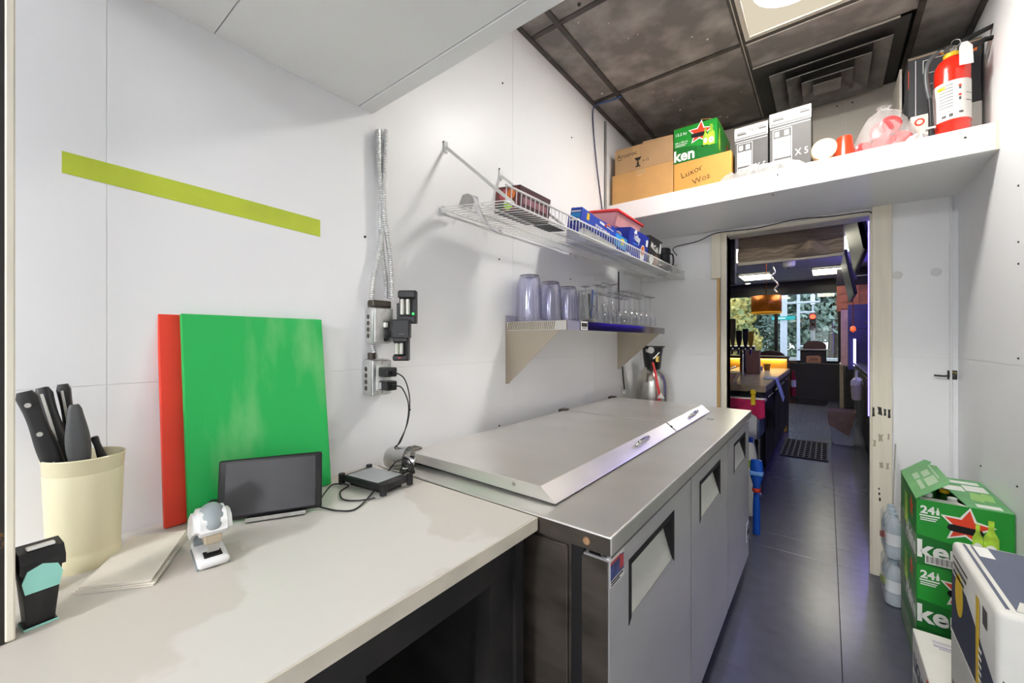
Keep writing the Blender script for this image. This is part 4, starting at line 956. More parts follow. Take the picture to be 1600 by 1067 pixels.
b = MB(); b.prism([(-.168, -.15, .142), (.0, -.15, .142), (.0, -.15, .1445), (-.168, -.15, .150)], (0, .30, 0)); b.build('flap', KRAFT2, t); MB().prism([(.0, -.15, .1425), (.168, -.15, .1425), (.168, -.15, .145), (.0, -.15, .154)], (0, .30, 0)).build('flap', KRAFT2, t)
t, wd = carton('cardboard_box', 'golden brown box with handwriting, carrying the green beer carton', 'box', -.666, -.384, 2.315, .36, SH, .171, mat('golden_cardboard', (206, 152, 74), .7, var=.05, scale=6))
HW = mat('marker_ink', (70, 48, 30), .7)
lettering(t, face(wd, 'F'), 'Luxor', .040, .082, .046, HW, -.012, rot=R(13)); lettering(t, face(wd, 'F'), 'Woz', .100, .036, .044, HW, -.012, rot=R(13))

def beer_crate(label, x0, x1, yf, dp, z, h, variant, rz=0.0, top=True):
    t, wd = carton('beer_carton', label, 'carton', x0, x1, yf, dp, z, h, GREEN, rz, None, top)
    w_, d_, h_ = wd; F = face(wd, 'F')
    s = w_ / .242
    decal(t, F, [[(0, 0), (w_, 0), (w_, h_ * .28), (w_ * .55, h_ * .38), (0, h_ * .46)]], DGREEN)
    cu, cv = (w_ * .535, h_ * .70) if variant != 'shelf' else (w_ * .62, h_ * .72)
    r_ = .062 * s
    decal(t, F, [star(cu, cv, r_ * 1.18, .48, .12)], WPRINT, off=.0009); decal(t, F, [star(cu, cv, r_, .44, .12)], RED, 'star_emblem', off=.0014)
    decal(t, F, [stadium(cu - .004, cv - .012 * s, .045 * s, .0125 * s, tilt=-.06)], DARK, 'hand_hole_shade', off=.0019)  # dark patch painted for the shaded inside of the hole
    def bottle(u, v, hh, rr):
        return [(u - rr, v), (u + rr, v), (u + rr, v + hh * .55), (u + rr * .40, v + hh * .74), (u + rr * .40, v + hh), (u - rr * .40, v + hh), (u - rr * .40, v + hh * .74), (u - rr, v + hh * .55)]
    b0 = w_ * (.70 if variant != 'shelf' else .80)
    decal(t, F, [bottle(b0 - .014 * s, h_ * .33, h_ * .45, .013 * s), bottle(b0 + .018 * s, h_ * .30, h_ * .56, .018 * s)], LGREEN, 'bottle_print', off=.0022)
    decal(t, F, [disc(b0 - .014 * s, h_ * .45, .010 * s, .014 * s), disc(b0 + .018 * s, h_ * .43, .014 * s, .018 * s)], WPRINT, off=.0028)
    decal(t, F, [star(b0 - .014 * s, h_ * .45, .004 * s), star(b0 + .018 * s, h_ * .43, .0055 * s)], RED, off=.0033)
    if variant == 'shelf':
        lettering(t, F, '13.2 kg', .006, h_ * .78, .021, WPRINT, .02); lettering(t, F, '4/6 x 330 mL', .006, h_ * .56, .0125, WPRINT, .02)
        decal(t, F, [rect(.007, h_ * .515, .068, h_ * .53), rect(.007, h_ * .475, .060, h_ * .49)], WPRINT)
        lettering(t, F, 'ken', -.002, h_ * .06, .082, WPRINT, .03, sx=.92)
        decal(t, F, [disc(w_ * .68, h_ * .31, .0035)], WPRINT)
    else:
        lettering(t, F, '24', .010, h_ * .80, .038, WPRINT, .035)
        decal(t, F, [bottle(.055, h_ * .80, .026, .004)], WPRINT)
        decal(t, F, [rect(.008, h_ * .755, .060, h_ * .775), rect(.010, h_ * .72, .054, h_ * .735), rect(.010, h_ * .69, .05, h_ * .705)], WPRINT)
        lettering(t, F, 'ken', -.001, h_ * .12, .088, WPRINT, .03, sx=1.0)
        if variant == 'top':
            decal(t, F, [rect(.022, h_ * .03, .115, h_ * .16)], WPRINT, 'barcode', off=.0018)
            decal(t, F, [rect(.026 + .0042 * k, h_ * .045, .0275 + .0042 * k + .001 * (k % 3 == 0), h_ * .15) for k in range(21)], INK, 'barcode_lines', off=.0024)
    Lf = face(wd, 'L')
    decal(t, Lf, [rect(0.0, 0.0, d_, h_ * .42)], mat('grey_green_print', (128, 150, 122), .5, var=.2, scale=30))
    lettering(t, Lf, 'Heine', d_ - .235, h_ * .10, .092, WPRINT, .03, sx=1.0); decal(t, Lf, [star(d_ * .72, h_ * .74, .045)], RED); decal(t, Lf, [bottle(d_ * .35, h_ * .3, .12, .018), bottle(d_ * .45, h_ * .3, .12, .018)], LGREEN, off=.0009)
    Rt = face(wd, 'R')
    decal(t, Rt, [star(d_ * .78, h_ * .60, .05)], RED); decal(t, Rt, [bottle(d_ * .16, h_ * .22, h_ * .6, .02)], LGREEN); lettering(t, Rt, 'Heineken', d_ * .34, h_ * .12, .05, WPRINT, .03, sx=.9)
    decal(t, Rt, [rect(0, 0, d_, .01)], DGREEN)
    return t, wd
t, wd = beer_crate('green beer carton with red star standing on the golden box on the shelf', -.666, -.450, 2.318, .36, SH + .1715, .190, 'shelf', top=False)
w_, d_, h_ = wd
MB().prism([(-w_/2, -d_/2, h_), (-w_/2, d_/2, h_), (-w_/2 + .004, d_/2, h_ + .0), (-w_/2 + .004, -d_/2, h_)], (.10, 0, .01)).build('flap', KRAFT2, t)
MB().prism([(w_/2, -d_/2 + .02, h_), (w_/2, d_/2, h_), (w_/2 - .075, d_/2 + .01, h_ + .038), (w_/2 - .085, -d_/2 + .03, h_ + .030)], (0, .001, .003)).build('flap', KRAFT, t)
t, wd = carton('cardboard_box', 'grey white carton standing behind the smaller grey carton', 'box', -.378, -.25, 2.622, .20, SH, .29, GREYP)
def grey_carton(label, x0, x1, h, big):
    t, wd = carton('grey_carton', label, 'carton', x0, x1, 2.335, .28, SH, h, GREYP); w_, d_, h_ = wd; F = face(wd, 'F')
    decal(t, F, [rect(0, h_ - .062, w_, h_)], WCARD)
    lettering(t, F, '500', w_ * .42, h_ - .034, .030, GREYP, 0, off=.0012); decal(t, F, [rect(w_ * .08, h_ - .03, w_ * .34, h_ - .026), rect(w_ * .08, h_ - .04, w_ * .36, h_ - .032), rect(w_ * .74, h_ - .02, w_ * .92, h_ - .016), rect(w_ * .74, h_ - .032, w_ * .96, h_ - .024), rect(w_ * .02, h_ - .058, w_ * .98, h_ - .053)], GREYP, off=.0012)
    fr_ = .0022; u0, u1, v0, v1 = w_ * .08, w_ * .55, .055, h_ - .082
    decal(t, F, [rect(u0, v0, u1, v0 + fr_), rect(u0, v1 - fr_, u1, v1), rect(u0, v0, u0 + fr_, v1), rect(u1 - fr_, v0, u1, v1)], WPRINT)
    decal(t, F, [rect(u0 + .008, v1 - .034, u0 + .026, v1 - .010), rect(u1 - .030, v1 - .034, u1 - .012, v1 - .010), rect(u0 + .004, v0 + .026, u1 - .006, v1 - .042)], WPRINT)
    decal(t, F, [rect(u0 + .006, v0 + .010, u1 - .006, v0 + .016), rect(w_ * .02, h_ - .075, w_ * .98, h_ - .072)], WPRINT)
    lettering(t, F, '100', u0 + .010, v0 + .034, .022, GREYP, 0, off=.0014); lettering(t, F, 'mL', u0 + .048, v0 + .034, .012, GREYP, 0, off=.0014)
    lettering(t, F, 'X 5', w_ * .62, .075 if big else .055, .044 if big else .040, WPRINT, 0, sx=.8)
    return t
grey_carton('smaller grey carton marked X5 next to the green beer carton', -.372, -.228, .278, False)
grey_carton('taller grey carton marked X5 beside the cream paper cup', -.221, -.057, .300, True)
fb = thing('plastic_bag', 'crumpled clear plastic bag lying along the shelf front under grey cartons', 'plastic bag', (-.27, 2.301, SH))
b = MB(); rng = random.Random(3); P_ = []
for i in range(26):
    row = []
    for j in range(7):
        a = PI * j / 6; e = math.sin(PI * min(1, max(0, i / 25)))**.4
        r2 = (.018 + rng.uniform(-.004, .004)); row.append(b.bm.verts.new((-.17 + .37 * i / 25 + rng.uniform(-.004, .004), -math.cos(a) * r2, math.sin(a) * (.062 + rng.uniform(-.014, .012)) * e)))
    P_.append(row)
for i in range(25):
    for j in range(6): b.bm.faces.new((P_[i][j], P_[i][j+1], P_[i+1][j+1], P_[i+1][j]))
b.build('bag_film', mat('milky_bag', (196, 194, 190), .2, var=.12, scale=40, alpha=.5), fb)
# cups
cp = thing('paper_cup_sleeve', 'stack of cream paper cups lying on its side, round base facing out', 'cups', (-.010, 2.30, SH + .062))
Ml = Matrix.Rotation(R(-90), 4, 'X')
MB().lathe([(0, 0), (.0455, 0), (.0475, .003), (.050, .20), (0, .20)], Ml, 30).build('cup_stack', mat('cream_paper_cup', (222, 202, 158), .6, var=.02), cp, smooth=40)
MB().box((-.04, .004, -.0615), (.05, .2, -.046), .003).build('red_cup_lid_tray', mat('dull_red_plastic', (176, 48, 34), .4), cp)
rc = thing('red_cup', 'orange red plastic cup standing upside down on the shelf', 'cup', (.062, 2.325, SH))
MB().lathe([(.037, 0), (.0385, .003), (.036, .010), (.0275, .098), (.0255, .101), (0, .101)], n=30, capb=False).build('cup_body', mat('red_plastic_cup', (226, 58, 26), .28, var=.03, coat=.4), rc, smooth=40)
cb = thing('cup_bag', 'clear bag of red plastic cups lying next to the fire extinguisher', 'cups', (.185, 2.40, SH))
RC = mat('pinkish_red_cup', (222, 74, 76), .32, var=.08)
for (x, z, a, r_) in ((-.055, .036, 20, .033), (.005, .042, -14, .038), (.070, .042, 26, .040), (-.004, .104, -24, .040), (.030, .118, 12, .038)):
    Mk = Matrix.Translation((x, -.055, z)) @ Matrix.Rotation(R(a), 4, 'Z') @ Matrix.Rotation(R(-90), 4, 'X')
    MB().lathe([(r_ * .55, .004), (r_ * .8, 0), (r_, .004), (r_, .010), (r_ * .94, .013), (r_ * .95, .02), (r_ * .9, .03), (r_ * .8, .15), (0, .15)], Mk, 22).build('cup_stack', RC, cb, smooth=40)
    MB().lathe([(0, .012), (r_ * .5, .008), (r_ * .7, .003)], Mk, 22, capb=False).build('cup_base', mat('deep_red_cup', (176, 40, 48), .35), cb, smooth=40)
b = MB(); rng = random.Random(5)
b.lathe([(.055, .004), (.085, .02), (.092, .06), (.075, .11), (.06, .15), (.045, .185), (.012, .21), (.018, .222)], n=22, capb=False)
for v_ in b.bm.verts: v_.co = Vector((v_.co.x * 1.18 + .012 + rng.uniform(-.006, .006), v_.co.y * .85 + rng.uniform(-.006, .006), v_.co.z + rng.uniform(-.004, .004) if v_.co.z > .01 else v_.co.z))
b.build('bag_film', FILM, cb)
gp = thing('plastic_bag', 'small crumpled clear bag between the red cups and extinguisher', 'plastic bag', (.290, 2.335, SH))
b = MB(); b.lathe([(.03, 0), (.036, .015), (.03, .034), (.012, .046), (0, .048)], n=16)
for v_ in b.bm.verts: v_.co += Vector((rng.uniform(-.005, .005), rng.uniform(-.005, .005), 0 if v_.co.z < .001 else rng.uniform(-.005, .005)))
b.build('bag_film', mat('grey_bag', (206, 202, 198), .25, alpha=.75), gp)

# ------------------------------------------------------------------ fire extinguisher
fx = thing('fire_extinguisher', 'red fire extinguisher with white label at the right end of the shelf', 'fire extinguisher', (.392, 2.345, SH))
REDM = mat('extinguisher_red', (214, 40, 22), .22, var=.02, coat=.6)
MB().lathe([(.046, 0), (.0515, .004), (.052, .012), (.052, .265), (.050, .285), (.043, .304), (.030, .318), (.020, .324), (.020, .336), (0, .336)], n=40).build('tank', REDM, fx, smooth=50)
MB().lathe([(.0526, .062), (.0526, .212)], n=40, capb=False).build('label_sheet', WPRINT, fx, smooth=60)
def lab(u0, u1, z0, z1, m, nm='print'):
    b = MB(); k = max(2, int(abs(u1 - u0) / .12) + 1)
    for i in range(k):
        a0, a1 = u0 + (u1 - u0) * i / k, u0 + (u1 - u0) * (i + 1) / k
        q = lambda a, z: (.0530 * math.sin(a), -.0530 * math.cos(a), z)
        b.poly([q(a0, z0), q(a1, z0), q(a1, z1), q(a0, z1)])
    return b.bm
def labgrp(rs, m):
    b = MB()
    for (u0, u1, z0, z1) in rs:
        k = max(2, int(abs(u1 - u0) / .15) + 1)
        for i in range(k):
            a0, a1 = u0 + (u1 - u0) * i / k, u0 + (u1 - u0) * (i + 1) / k
            q = lambda a, z: (.0531 * math.sin(a), -.0531 * math.cos(a), z)
            b.poly([q(a0, z0), q(a1, z0), q(a1, z1), q(a0, z1)])
    b.build('print', m, fx)
labgrp([(-.85, -.1, .195 - .012 * k, .198 - .012 * k) for k in range(8)] + [(.62, 1.2, .155, .157), (.62, 1.2, .126, .129), (-.85, -.2, .092, .094), (-.7, -.45, .072, .082), (-.3, -.1, .072, .084), (.2, .32, .13, .142), (.2, .32, .172, .182), (.2, .45, .08, .088)], GREYP)
labgrp([(.18, .34, .182, .190), (.18, .34, .146, .154)], RED)
labgrp([(-1.0, -.5, .185, .197)], YELLOW)
b = MB(); b.cyl((0, 0, .334), (0, 0, .362), .016, n=16); b.tube([(0, 0, .352), (-.040, -.02, .350)], .010, 10); b.build('valve', CHROME, fx, smooth=40)
b = MB(); b.lathe([(0, .008), (.014, .007), (.015, 0)], fm((-.012, -.016, .350), (1, 0, 0), (0, 0, 1), (0, -1, 0)), 18); b.build('gauge', CHROME, fx, smooth=40)
b = MB(); b.lathe([(.021, .318), (.025, .322), (.025, .336), (.019, .340)], n=18, capb=False); b.build('yellow_collar', YELLOW, fx, smooth=40)
b = MB(); b.prism([(-.012, -.010, .356), (.050, -.010, .376), (.105, -.010, .394), (.108, -.010, .404), (.048, -.010, .388), (-.012, -.010, .368)], (0, .020, 0)); b.build('squeeze_lever', BLACK, fx)
b = MB(); b.prism([(-.012, -.010, .342), (.050, -.010, .346), (.085, -.010, .362), (.112, -.010, .358), (.112, -.010, .350), (.088, -.010, .352), (.052, -.010, .336), (-.012, -.010, .336)], (0, .020, 0)); b.build('carry_handle', BLACK, fx)
MB().tube([(.006 + .014 * math.cos(a), -.022, .366 + .014 * math.sin(a)) for a in [k * PI / 6 for k in range(13)]], .002, 6).build('pull_pin', CHROME, fx)
MB().tube(smoothpath([(-.038, -.02, .350), (-.062, -.026, .330), (-.076, -.030, .285), (-.074, -.032, .22), (-.066, -.032, .165)], 6), .0078, 10).build('hose', mat('grey_black_hose', (74, 76, 78), .38), fx, smooth=60)
MB().tube([(-.066, -.032, .17), (-.063, -.032, .10), (-.061, -.032, .018)], [.0085, .0075, .0095], 12).build('nozzle', BLACK, fx, smooth=60)
MB().lathe([(.0525, .052), (.0535, .054), (.0535, .060), (.0525, .062)], n=40, capb=False).build('hose_band', REDM, fx)
b = MB(); b.box((-.078, -.042, .046), (-.050, -.020, .054), .001); b.build('hose_clip', WPRINT, fx)
tg_ = MB(); tg_.prism([(.016, -.056, .345), (.032, -.055, .345), (.046, -.052, .325), (.048, -.056, .255), (.010, -.060, .258), (.010, -.056, .328)], (0, .0012, 0)); tg_.build('inspection_tag', WPRINT, fx)
# cartons behind the extinguisher
t, wd = carton('white_carton', 'white carton behind the extinguisher at the right shelf end', 'carton', .285, .492, 2.44, .30, SH, .165, WCARD)
decal(t, face(wd, 'F'), [disc(.028, .135, .016)], RED); decal(t, face(wd, 'F'), [disc(.028, .135, .010)], WCARD, off=.0009)
decal(t, face(wd, 'F'), [rect(.012, .02 + .012 * k, .055, .023 + .012 * k) for k in range(5)], GREYP)
t, wd = carton('black_carton', 'black glassware carton with line drawing, on top of the white carton', 'carton', .278, .490, 2.44, .30, SH + .1655, .250, mat('charcoal_carton', (52, 54, 56), .5, var=.06))
F = face(wd, 'F'); LN = WPRINT
decal(t, F, [rect(.022, .0, .024, .235), rect(.045, .17, .047, .225), rect(.045, .224, .12, .226), rect(.047, .168, .10, .1695), rect(.05, .12, .10, .1215), rect(.10, .235, .13, .2365)], LN)
decal(t, F, [rect(.17, .205, .20, .235)], ORANGEP); decal(t, F, [rect(.0, .12, .002, .20)], RED)
decal(t, F, [rect(.0, .243, .212, .25)], mat('tan_edge', (150, 132, 108), .6), off=.0006)
b = MB(); b.prism([(-.108, -.152, .250), (.106, -.152, .250), (.106, -.152, .254), (-.108, -.152, .254)], (0, .302, 0)); b.build('flap', MATS['charcoal_carton'], t)
lb = tag(MB().prism([(.225, 2.52, SH), (.235, 2.52, SH), (.285, 2.52, 2.30), (.275, 2.52, 2.30)], (0, .012, 0)).build('black_stick', BLACK), 'thin black strip leaning against the carton side on the shelf', 'strip')
pb = tag(MB().prism([(.262, 2.55, SH), (.270, 2.55, SH), (.270, 2.55, 2.46), (.262, 2.55, 2.46)], (0, .22, 0)).build('cardboard_sheet', mat('grey_card', (196, 190, 178), .6)), 'grey card sheet standing on edge left of the black carton', 'card')

# ------------------------------------------------------------------ cartons on the floor by the right wall
XL, XR, CYF, CDP, CHH = .262, .498, 2.105, .40, .2365
t3, wd = carton('beer_carton', 'green carton at the bottom of the green stack, on the floor', 'carton', XL, XR, CYF, CDP, 0.0005, .164, mat('deep_green_carton', (22, 112, 38), .42, var=.05))
decal(t3, face(wd, 'F'), [rect(0, .150, .236, .160)], DGREEN); decal(t3, face(wd, 'F'), [star(.05, .09, .05)], RED); decal(t3, face(wd, 'F'), [rect(.01, .125, .06, .135)], WPRINT)
decal(t3, face(wd, 'L'), [rect(.02, .02, .38, .10)], MATS['grey_green_print'])
beer_crate('closed green beer carton in the middle of the green stack', XL, XR, CYF, CDP, .165, CHH, 'mid')
t, wd = beer_crate('open green beer carton on top of the stack with a raised flap', XL, XR, CYF, CDP, .165 + CHH + .0005, CHH, 'top', top=False)
w_, d_, h_ = wd
Hn = Vector((-w_/2, 0, h_)); up = Matrix.Rotation(R(-40), 4, 'Y')
Mf = Matrix.Translation(Hn) @ up
fl_ = MB(); fl_.prism([Mf @ Vector(p) for p in ((0, -d_/2, 0), (.118, -d_/2 + .004, 0), (.118, -.01 + .06, 0), (.100, .05 + .06, 0), (.112, .07 + .06, 0), (.10, d_/2, 0), (0, d_/2, 0))], (Mf.to_3x3() @ Vector((0, 0, 1))) * .003); fo = fl_.build('flap', PGREEN, t)
Md = Mf @ fm((0, d_/2, 0), (0, -1, 0), (1, 0, 0), (0, 0, 1))
decal(fo, Md, [rect(.12, .03, .20, .05), rect(.22, .03, .34, .045), rect(.14, .06, .22, .085), rect(.24, .055, .34, .09), rect(.1, .095, .3, .10)], mat('frosted_print', (176, 206, 172), .45), off=.0034)
fr2 = MB(); fr2.prism([(0.012, -d_/2, h_ - .0005), (w_/2, -d_/2, h_ - .0005), (w_/2, d_/2, h_ - .0005), (-.02, d_/2, h_ - .0005)], (0, 0, .003)); f2 = fr2.build('flap', PGREEN, t)
Tt = face(wd, 'T')
decal(f2, Tt, [rect(.165, .22, .225, .30)], WPRINT, off=.003); decal(f2, Tt, [rect(.11, .32, .22, .36)], WPRINT, off=.003); decal(f2, Tt, [[(.155, .10), (.185, .08), (.20, .18), (.17, .20)], [(.19, .11), (.215, .10), (.225, .19), (.20, .21)]], mat('yellow_green_print', (150, 196, 110), .45), off=.003)
decal(f2, Tt, [rect(.155, .015, .215, .05)], WPRINT, off=.003); decal(f2, Tt, [rect(.10, .20, .16, .27)], WPRINT, off=.003)
MB().prism([(-w_/2 + .006, -d_/2 + .001, h_ - .003), (.015, -d_/2 + .001, h_ - .003), (.0, -d_/2 + .075, h_ - .012), (-w_/2 + .02, -d_/2 + .075, h_ - .012)], (0, 0, .003)).build('end_flap', WCARD, t)
BG = mat('bottle_green_glass', (34, 74, 30), .12, var=.1, coat=.6)
for (x, y, w_) in ((-.07, -.06, 'front left'), (-.005, -.075, 'front right'), (-.07, .02, 'middle left'), (-.01, .03, 'middle right'), (-.07, .10, 'rear left'), (-.01, .10, 'rear right')):
    bo = MB().lathe([(0, .006), (.029, .006), (.030, .012), (.030, .120), (.024, .150), (.013, .175), (.0125, .215), (.014, .217), (.014, .226), (0, .227)], n=16).build('beer_bottle', BG, None, smooth=50)
    tag(bo, 'green beer bottle at the ' + w_ + ' inside the open green carton', 'bottle', 'bottles in the open carton'); bo.location = (t.location.x + x, t.location.y + y, t.location.z)
    MB().lathe([(.0145, .216), (.0150, .218), (.0145, .228), (0, .2285)], n=16, capb=False).build('crown_cap', WPRINT if y < 0 else YELLOW, bo, smooth=40)
# shrink-wrapped water packs behind
BTL = mat('water_bottle', (196, 214, 226), .15, var=.1, scale=30, trans=.3); LBL = mat('blue_white_label', (128, 176, 220), .35, rgb2=(236, 240, 244), thr=(.45, .55), scale=16)
for lev in range(2):
    wp = thing('water_pack', ('lower' if lev == 0 else 'upper') + ' shrink wrapped pack of water bottles behind the green stack', 'water pack', (.330, 2.66, .0005 + lev * .215), 0)
    for i in range(4):
        for j in range(3):
            x, y = -.083 + .064 * i, -.085 + .064 * j
            if i > 2 and j > 0: continue
            MB().lathe([(.024, 0), (.0315, .006), (.0315, .05), (.030, .055), (.0315, .06), (.0315, .125), (.026, .155), (.013, .185), (.013, .208), (0, .2085)], Matrix.Translation((x, y, 0)), 14).build('water_bottle', BTL, wp, smooth=50)
            MB().lathe([(.0320, .065), (.0320, .118)], Matrix.Translation((x, y, 0)), 14, capb=False).build('bottle_label', LBL, wp, smooth=60)
    b = MB(); b.box((-.119, -.121, .001), (.145, .078, .190), .02, seg=2); b.build('shrink_film', FILM, wp)
    stp_ = MB(); stp_.prism([(-.1195, -.1215, .10), (-.1195, -.1215, .13), (-.1195, .078, .06), (-.1195, .078, .03)], (-.001, 0, 0)); stp_.build('green_band', LGREEN if lev == 0 else mat('red_white_band', (206, 90, 74), .4, var=.3, scale=30), wp)
# thin leaning cardboard sheet against the casing
ls = tag(MB().prism([(.262, 2.835, .001), (.268, 2.835, .001), (.268, 2.62, .60), (.262, 2.62, .60)][0:0] or [(.255, 2.80, .002), (.258, 2.80, .002), (.276, 2.80, .70), (.273, 2.80, .70)], (0, .03, 0)).build('cardboard_strip', mat('grey_strip', (200, 198, 190), .6)), 'narrow grey strip leaning by the door casing behind the water packs', 'strip')

# white carton with a red label, low in front of the green stack
t, wd = carton('drink_carton', 'low white drink carton on the floor in front of the green stack', 'carton', .232, .470, 1.640, .30, .0005, .240, WCARD)
Tt = face(wd, 'T')
decal(t, Tt, [rect(.05, .215, .10, .220), rect(.04, .225, .12, .236), rect(.04, .245, .10, .249), rect(.04, .255, .10, .258)], mat('lilac_print', (176, 172, 190), .5)); decal(t, Tt, [[(.12, .20), (.20, .215), (.19, .24), (.15, .232)]], NAVY)
lettering(t, Tt, 'BEER', .085, .06, .05, RED, .02, rot=R(62)); decal(t, Tt, [rect(.13, .03, .145, .16), rect(.15, .02, .158, .10)], GREYP)
Lf = face(wd, 'L'); decal(t, Lf, [rect(.02, .02, .28, .10)], mat('dim_silver_print', (120, 122, 124), .4, var=.3, scale=30)); decal(t, Lf, [[(.19, .13), (.26, .235), (.28, .235), (.23, .13)]], RED); lettering(t, Lf, 'LIGHT', .03, .13, .07, NAVY, .02)
# tall white and navy cartons nearest the camera
def tall_carton(label, z, h, lid):
    t = thing('lemon_drink_carton', label, 'carton', (.380, 1.390, z))
    w_, d_ = .236, .365; wd = (w_, d_, h)
    b = MB(); b.box((-w_/2, -d_/2, 0), (w_/2, d_/2, h), .012, seg=3); b.build('carton', WCARD, t, smooth=40)
    Lf = face(wd, 'L'); F = face(wd, 'F'); Tt = face(wd, 'T')
    # navy lower part rising in a curve
    decal(t, Lf, [[(.006, .006), (d_ - .006, .006), (d_ - .006, h * .34), (d_ * .72, h * .48), (d_ * .40, h * .66), (.012, h * .66)][::1]], NAVY)
    decal(t, Lf, [disc(.085, h * .54, .036, .052)], YELLOW, off=.0009); decal(t, Lf, [rect(d_ * .64, .010, d_ * .70, h * .86)], YELLOW, off=.0014)
    for q_ in (rect(.03, h * .78, .15, h * .81), rect(.03, h * .70, .13, h * .73), rect(.03, h * .86, .16, h * .88), rect(.28, h * .7, .31, h * .86)): decal(t, Lf, [q_], GREYP, off=.0009)
    decal(t, Lf, [rect(.255, .03 + .016 * k, .275, .036 + .016 * k) for k in range(5)], WPRINT, off=.0019)
    decal(t, F, [[(.008, .006), (w_ - .008, .006), (w_ - .008, h * .22), (w_ * .5, h * .20), (w_ * .2, h * .28), (.008, h * .44)]], NAVY)
    decal(t, F, [rect(.055, h * .60, .135, h * .93)], INK, 'count_label'); lettering(t, F, '24', .060, h * .68, .072, WPRINT, .02, off=.0016, sx=.85); decal(t, F, [rect(.062, h * .63, .128, h * .645)], WPRINT, off=.0016)
    for k in range(3): MB().lathe([(.010, .0), (.014, .002), (.014, .003)], fm((-.05 + .05 * k, -d_/2 - .0004, h * .10), (1, 0, 0), (0, 0, 1), (0, -1, 0)), 14, capb=False).build('ring_print', GREYP, t)
    if lid:
        decal(t, Tt, [[(.030, .020), (w_ - .02, .016), (w_ - .02, d_ - .016), (.030, d_ - .016)]], SLATE); decal(t, Tt, [rect(.016, .02, .022, d_ - .02)], SLATE)
        decal(t, Tt, [disc(.150, .185, .050, .062, 28)], YELLOW, off=.0009); decal(t, Tt, [disc(.150, .185, .040, .050, 28)], mat('lemon_print', (220, 196, 30), .5, var=.1, scale=60), off=.0014); decal(t, Tt, [rect(.12, .262, .16, .285), rect(.034, .28, .06, .345)], WPRINT, off=.0009)
        decal(t, Tt, [[(.030, .020), (.12, .018), (.11, .06), (.045, .065)]], WCARD, off=.0009)
        lettering(t, Tt, 'LEMON', .118, .180, .018, WPRINT, .01, off=.002)
    return t
tall_carton('white and navy lemon drink carton on the floor at the lower right corner', .0005, .232, False)
b2 = carton('white_carton', 'plain white drink carton squeezed between the two lemon cartons', 'carton', .262, .498, 1.215, .36, .2330, .224, mat('grey_white_carton', (206, 204, 196), .5, var=.04))
decal(b2[0], face(b2[1], 'L'), [rect(.02, .03, .12, .06), rect(.02, .08, .1, .1), rect(.14, .05, .2, .15)], GREYP)
tall_carton('white and navy lemon drink carton on top of the near stack at the right wall', .4575, .236, True)
# ================================================================== the bar beyond the doorway
BX0, BX1, BYE = -2.6, .62, 11.0
PURP = mat('purple_wall', (46, 42, 92), .45, var=.15, scale=4)
DKW = mat('dark_bar_wall', (40, 36, 44), .6, var=.2, scale=4)
struct('wall_bar_left', MB().box((BX0 - .1, FY + .12, 0), (BX0, BYE, 2.75)), DKW)
struct('wall_bar_right', MB().box((BX1, FY + .12, 0), (BX1 + .1, BYE + .1, 2.75)), PURP)
struct('wall_bar_near', MB().box((BX0, FY + .121, 0), (DX0 - .011, FY + .16, 2.75)).box((DX1 + .011, FY + .121, 0), (BX1, FY + .16, 2.75)).box((DX0 - .011, FY + .121, DZ), (DX1 + .011, FY + .16, 2.75)), DKW)
BT = mat('blue_grey_ceiling_tile', (206, 208, 220), .7, var=.05, scale=10)
CB = struct('ceiling_bar', MB().box((BX0, FY + .12, CZ + .03), (BX1, BYE, CZ + .1)), DARK)
xs = [BX0, -2.08, -1.47, -.86, -.25, .36, BX1]; yy = [FY + .16, 4.2, 5.42, 6.64, 7.86, 9.08, 10.30, BYE]
for i in range(6):
    for j in range(7):
        if i in (2, 4) and j in (3, 5): continue
        MB().box((xs[i] + .006, yy[j] + .006, CZ), (xs[i+1] - .006, yy[j+1] - .006, CZ + .012), .002).build('ceiling_tile', BT, CB)
for x in xs[1:-1]: MB().box((x - .012, yy[0], CZ - .002), (x + .012, BYE, CZ + .004)).build('grid_bar', mat('pale_grid_bar', (196, 198, 206), .5), CB)
for y in yy[1:-1]: MB().box((BX0, y - .012, CZ - .0015), (BX1, y + .012, CZ + .0045)).build('grid_bar', MATS['pale_grid_bar'], CB)
for (i, j, w_) in ((2, 3, 'over the middle of the bar'), (4, 3, 'over the middle of the aisle'), (2, 5, 'on the left near the street window'), (4, 5, 'on the right near the street window')):
    troffer('ceiling_troffer', 'bar ceiling light panel ' + w_, xs[i] + .014, xs[i+1] - .014, yy[j] + .014 + (.35 if j == 5 else 0), yy[j+1] - .014, CZ - .003, L_BAR_TROFFER, (250, 246, 220))
# street window with dark frame
WZ0, WZ1 = .75, 2.27; FRM = mat('dark_window_frame', (26, 26, 28), .4, .3)
wb = struct('wall_front', MB().box((BX0 - .1, BYE, 0), (BX1 + .1, BYE + .1, WZ0)).box((BX0 - .1, BYE, WZ1 + .16), (BX1 + .1, BYE + .1, 2.75)).box((.27, BYE, WZ0), (BX1 + .1, BYE + .1, WZ1 + .16)).box((BX0 - .1, BYE, WZ0), (BX0 + .05, BYE + .1, WZ1 + .16)), DKW)
wi = struct('window_1', MB().box((BX0 + .05, BYE - .02, WZ1), (.27, BYE + .08, WZ1 + .16)).box((BX0 + .05, BYE - .01, WZ0), (.27, BYE + .08, WZ0 + .05)).box((.185, BYE - .02, WZ0), (.27, BYE + .08, WZ1)).box((BX0 + .05, BYE - .01, WZ0), (BX0 + .11, BYE + .08, WZ1)), FRM)
for x in (-.915, -1.95): MB().box((x - .035, BYE - .005, WZ0 + .05), (x + .035, BYE + .07, WZ1), .003).build('mullion', FRM, wi)
PANE = clear('window_pane', (246, 247, 246), .01, top=.35)
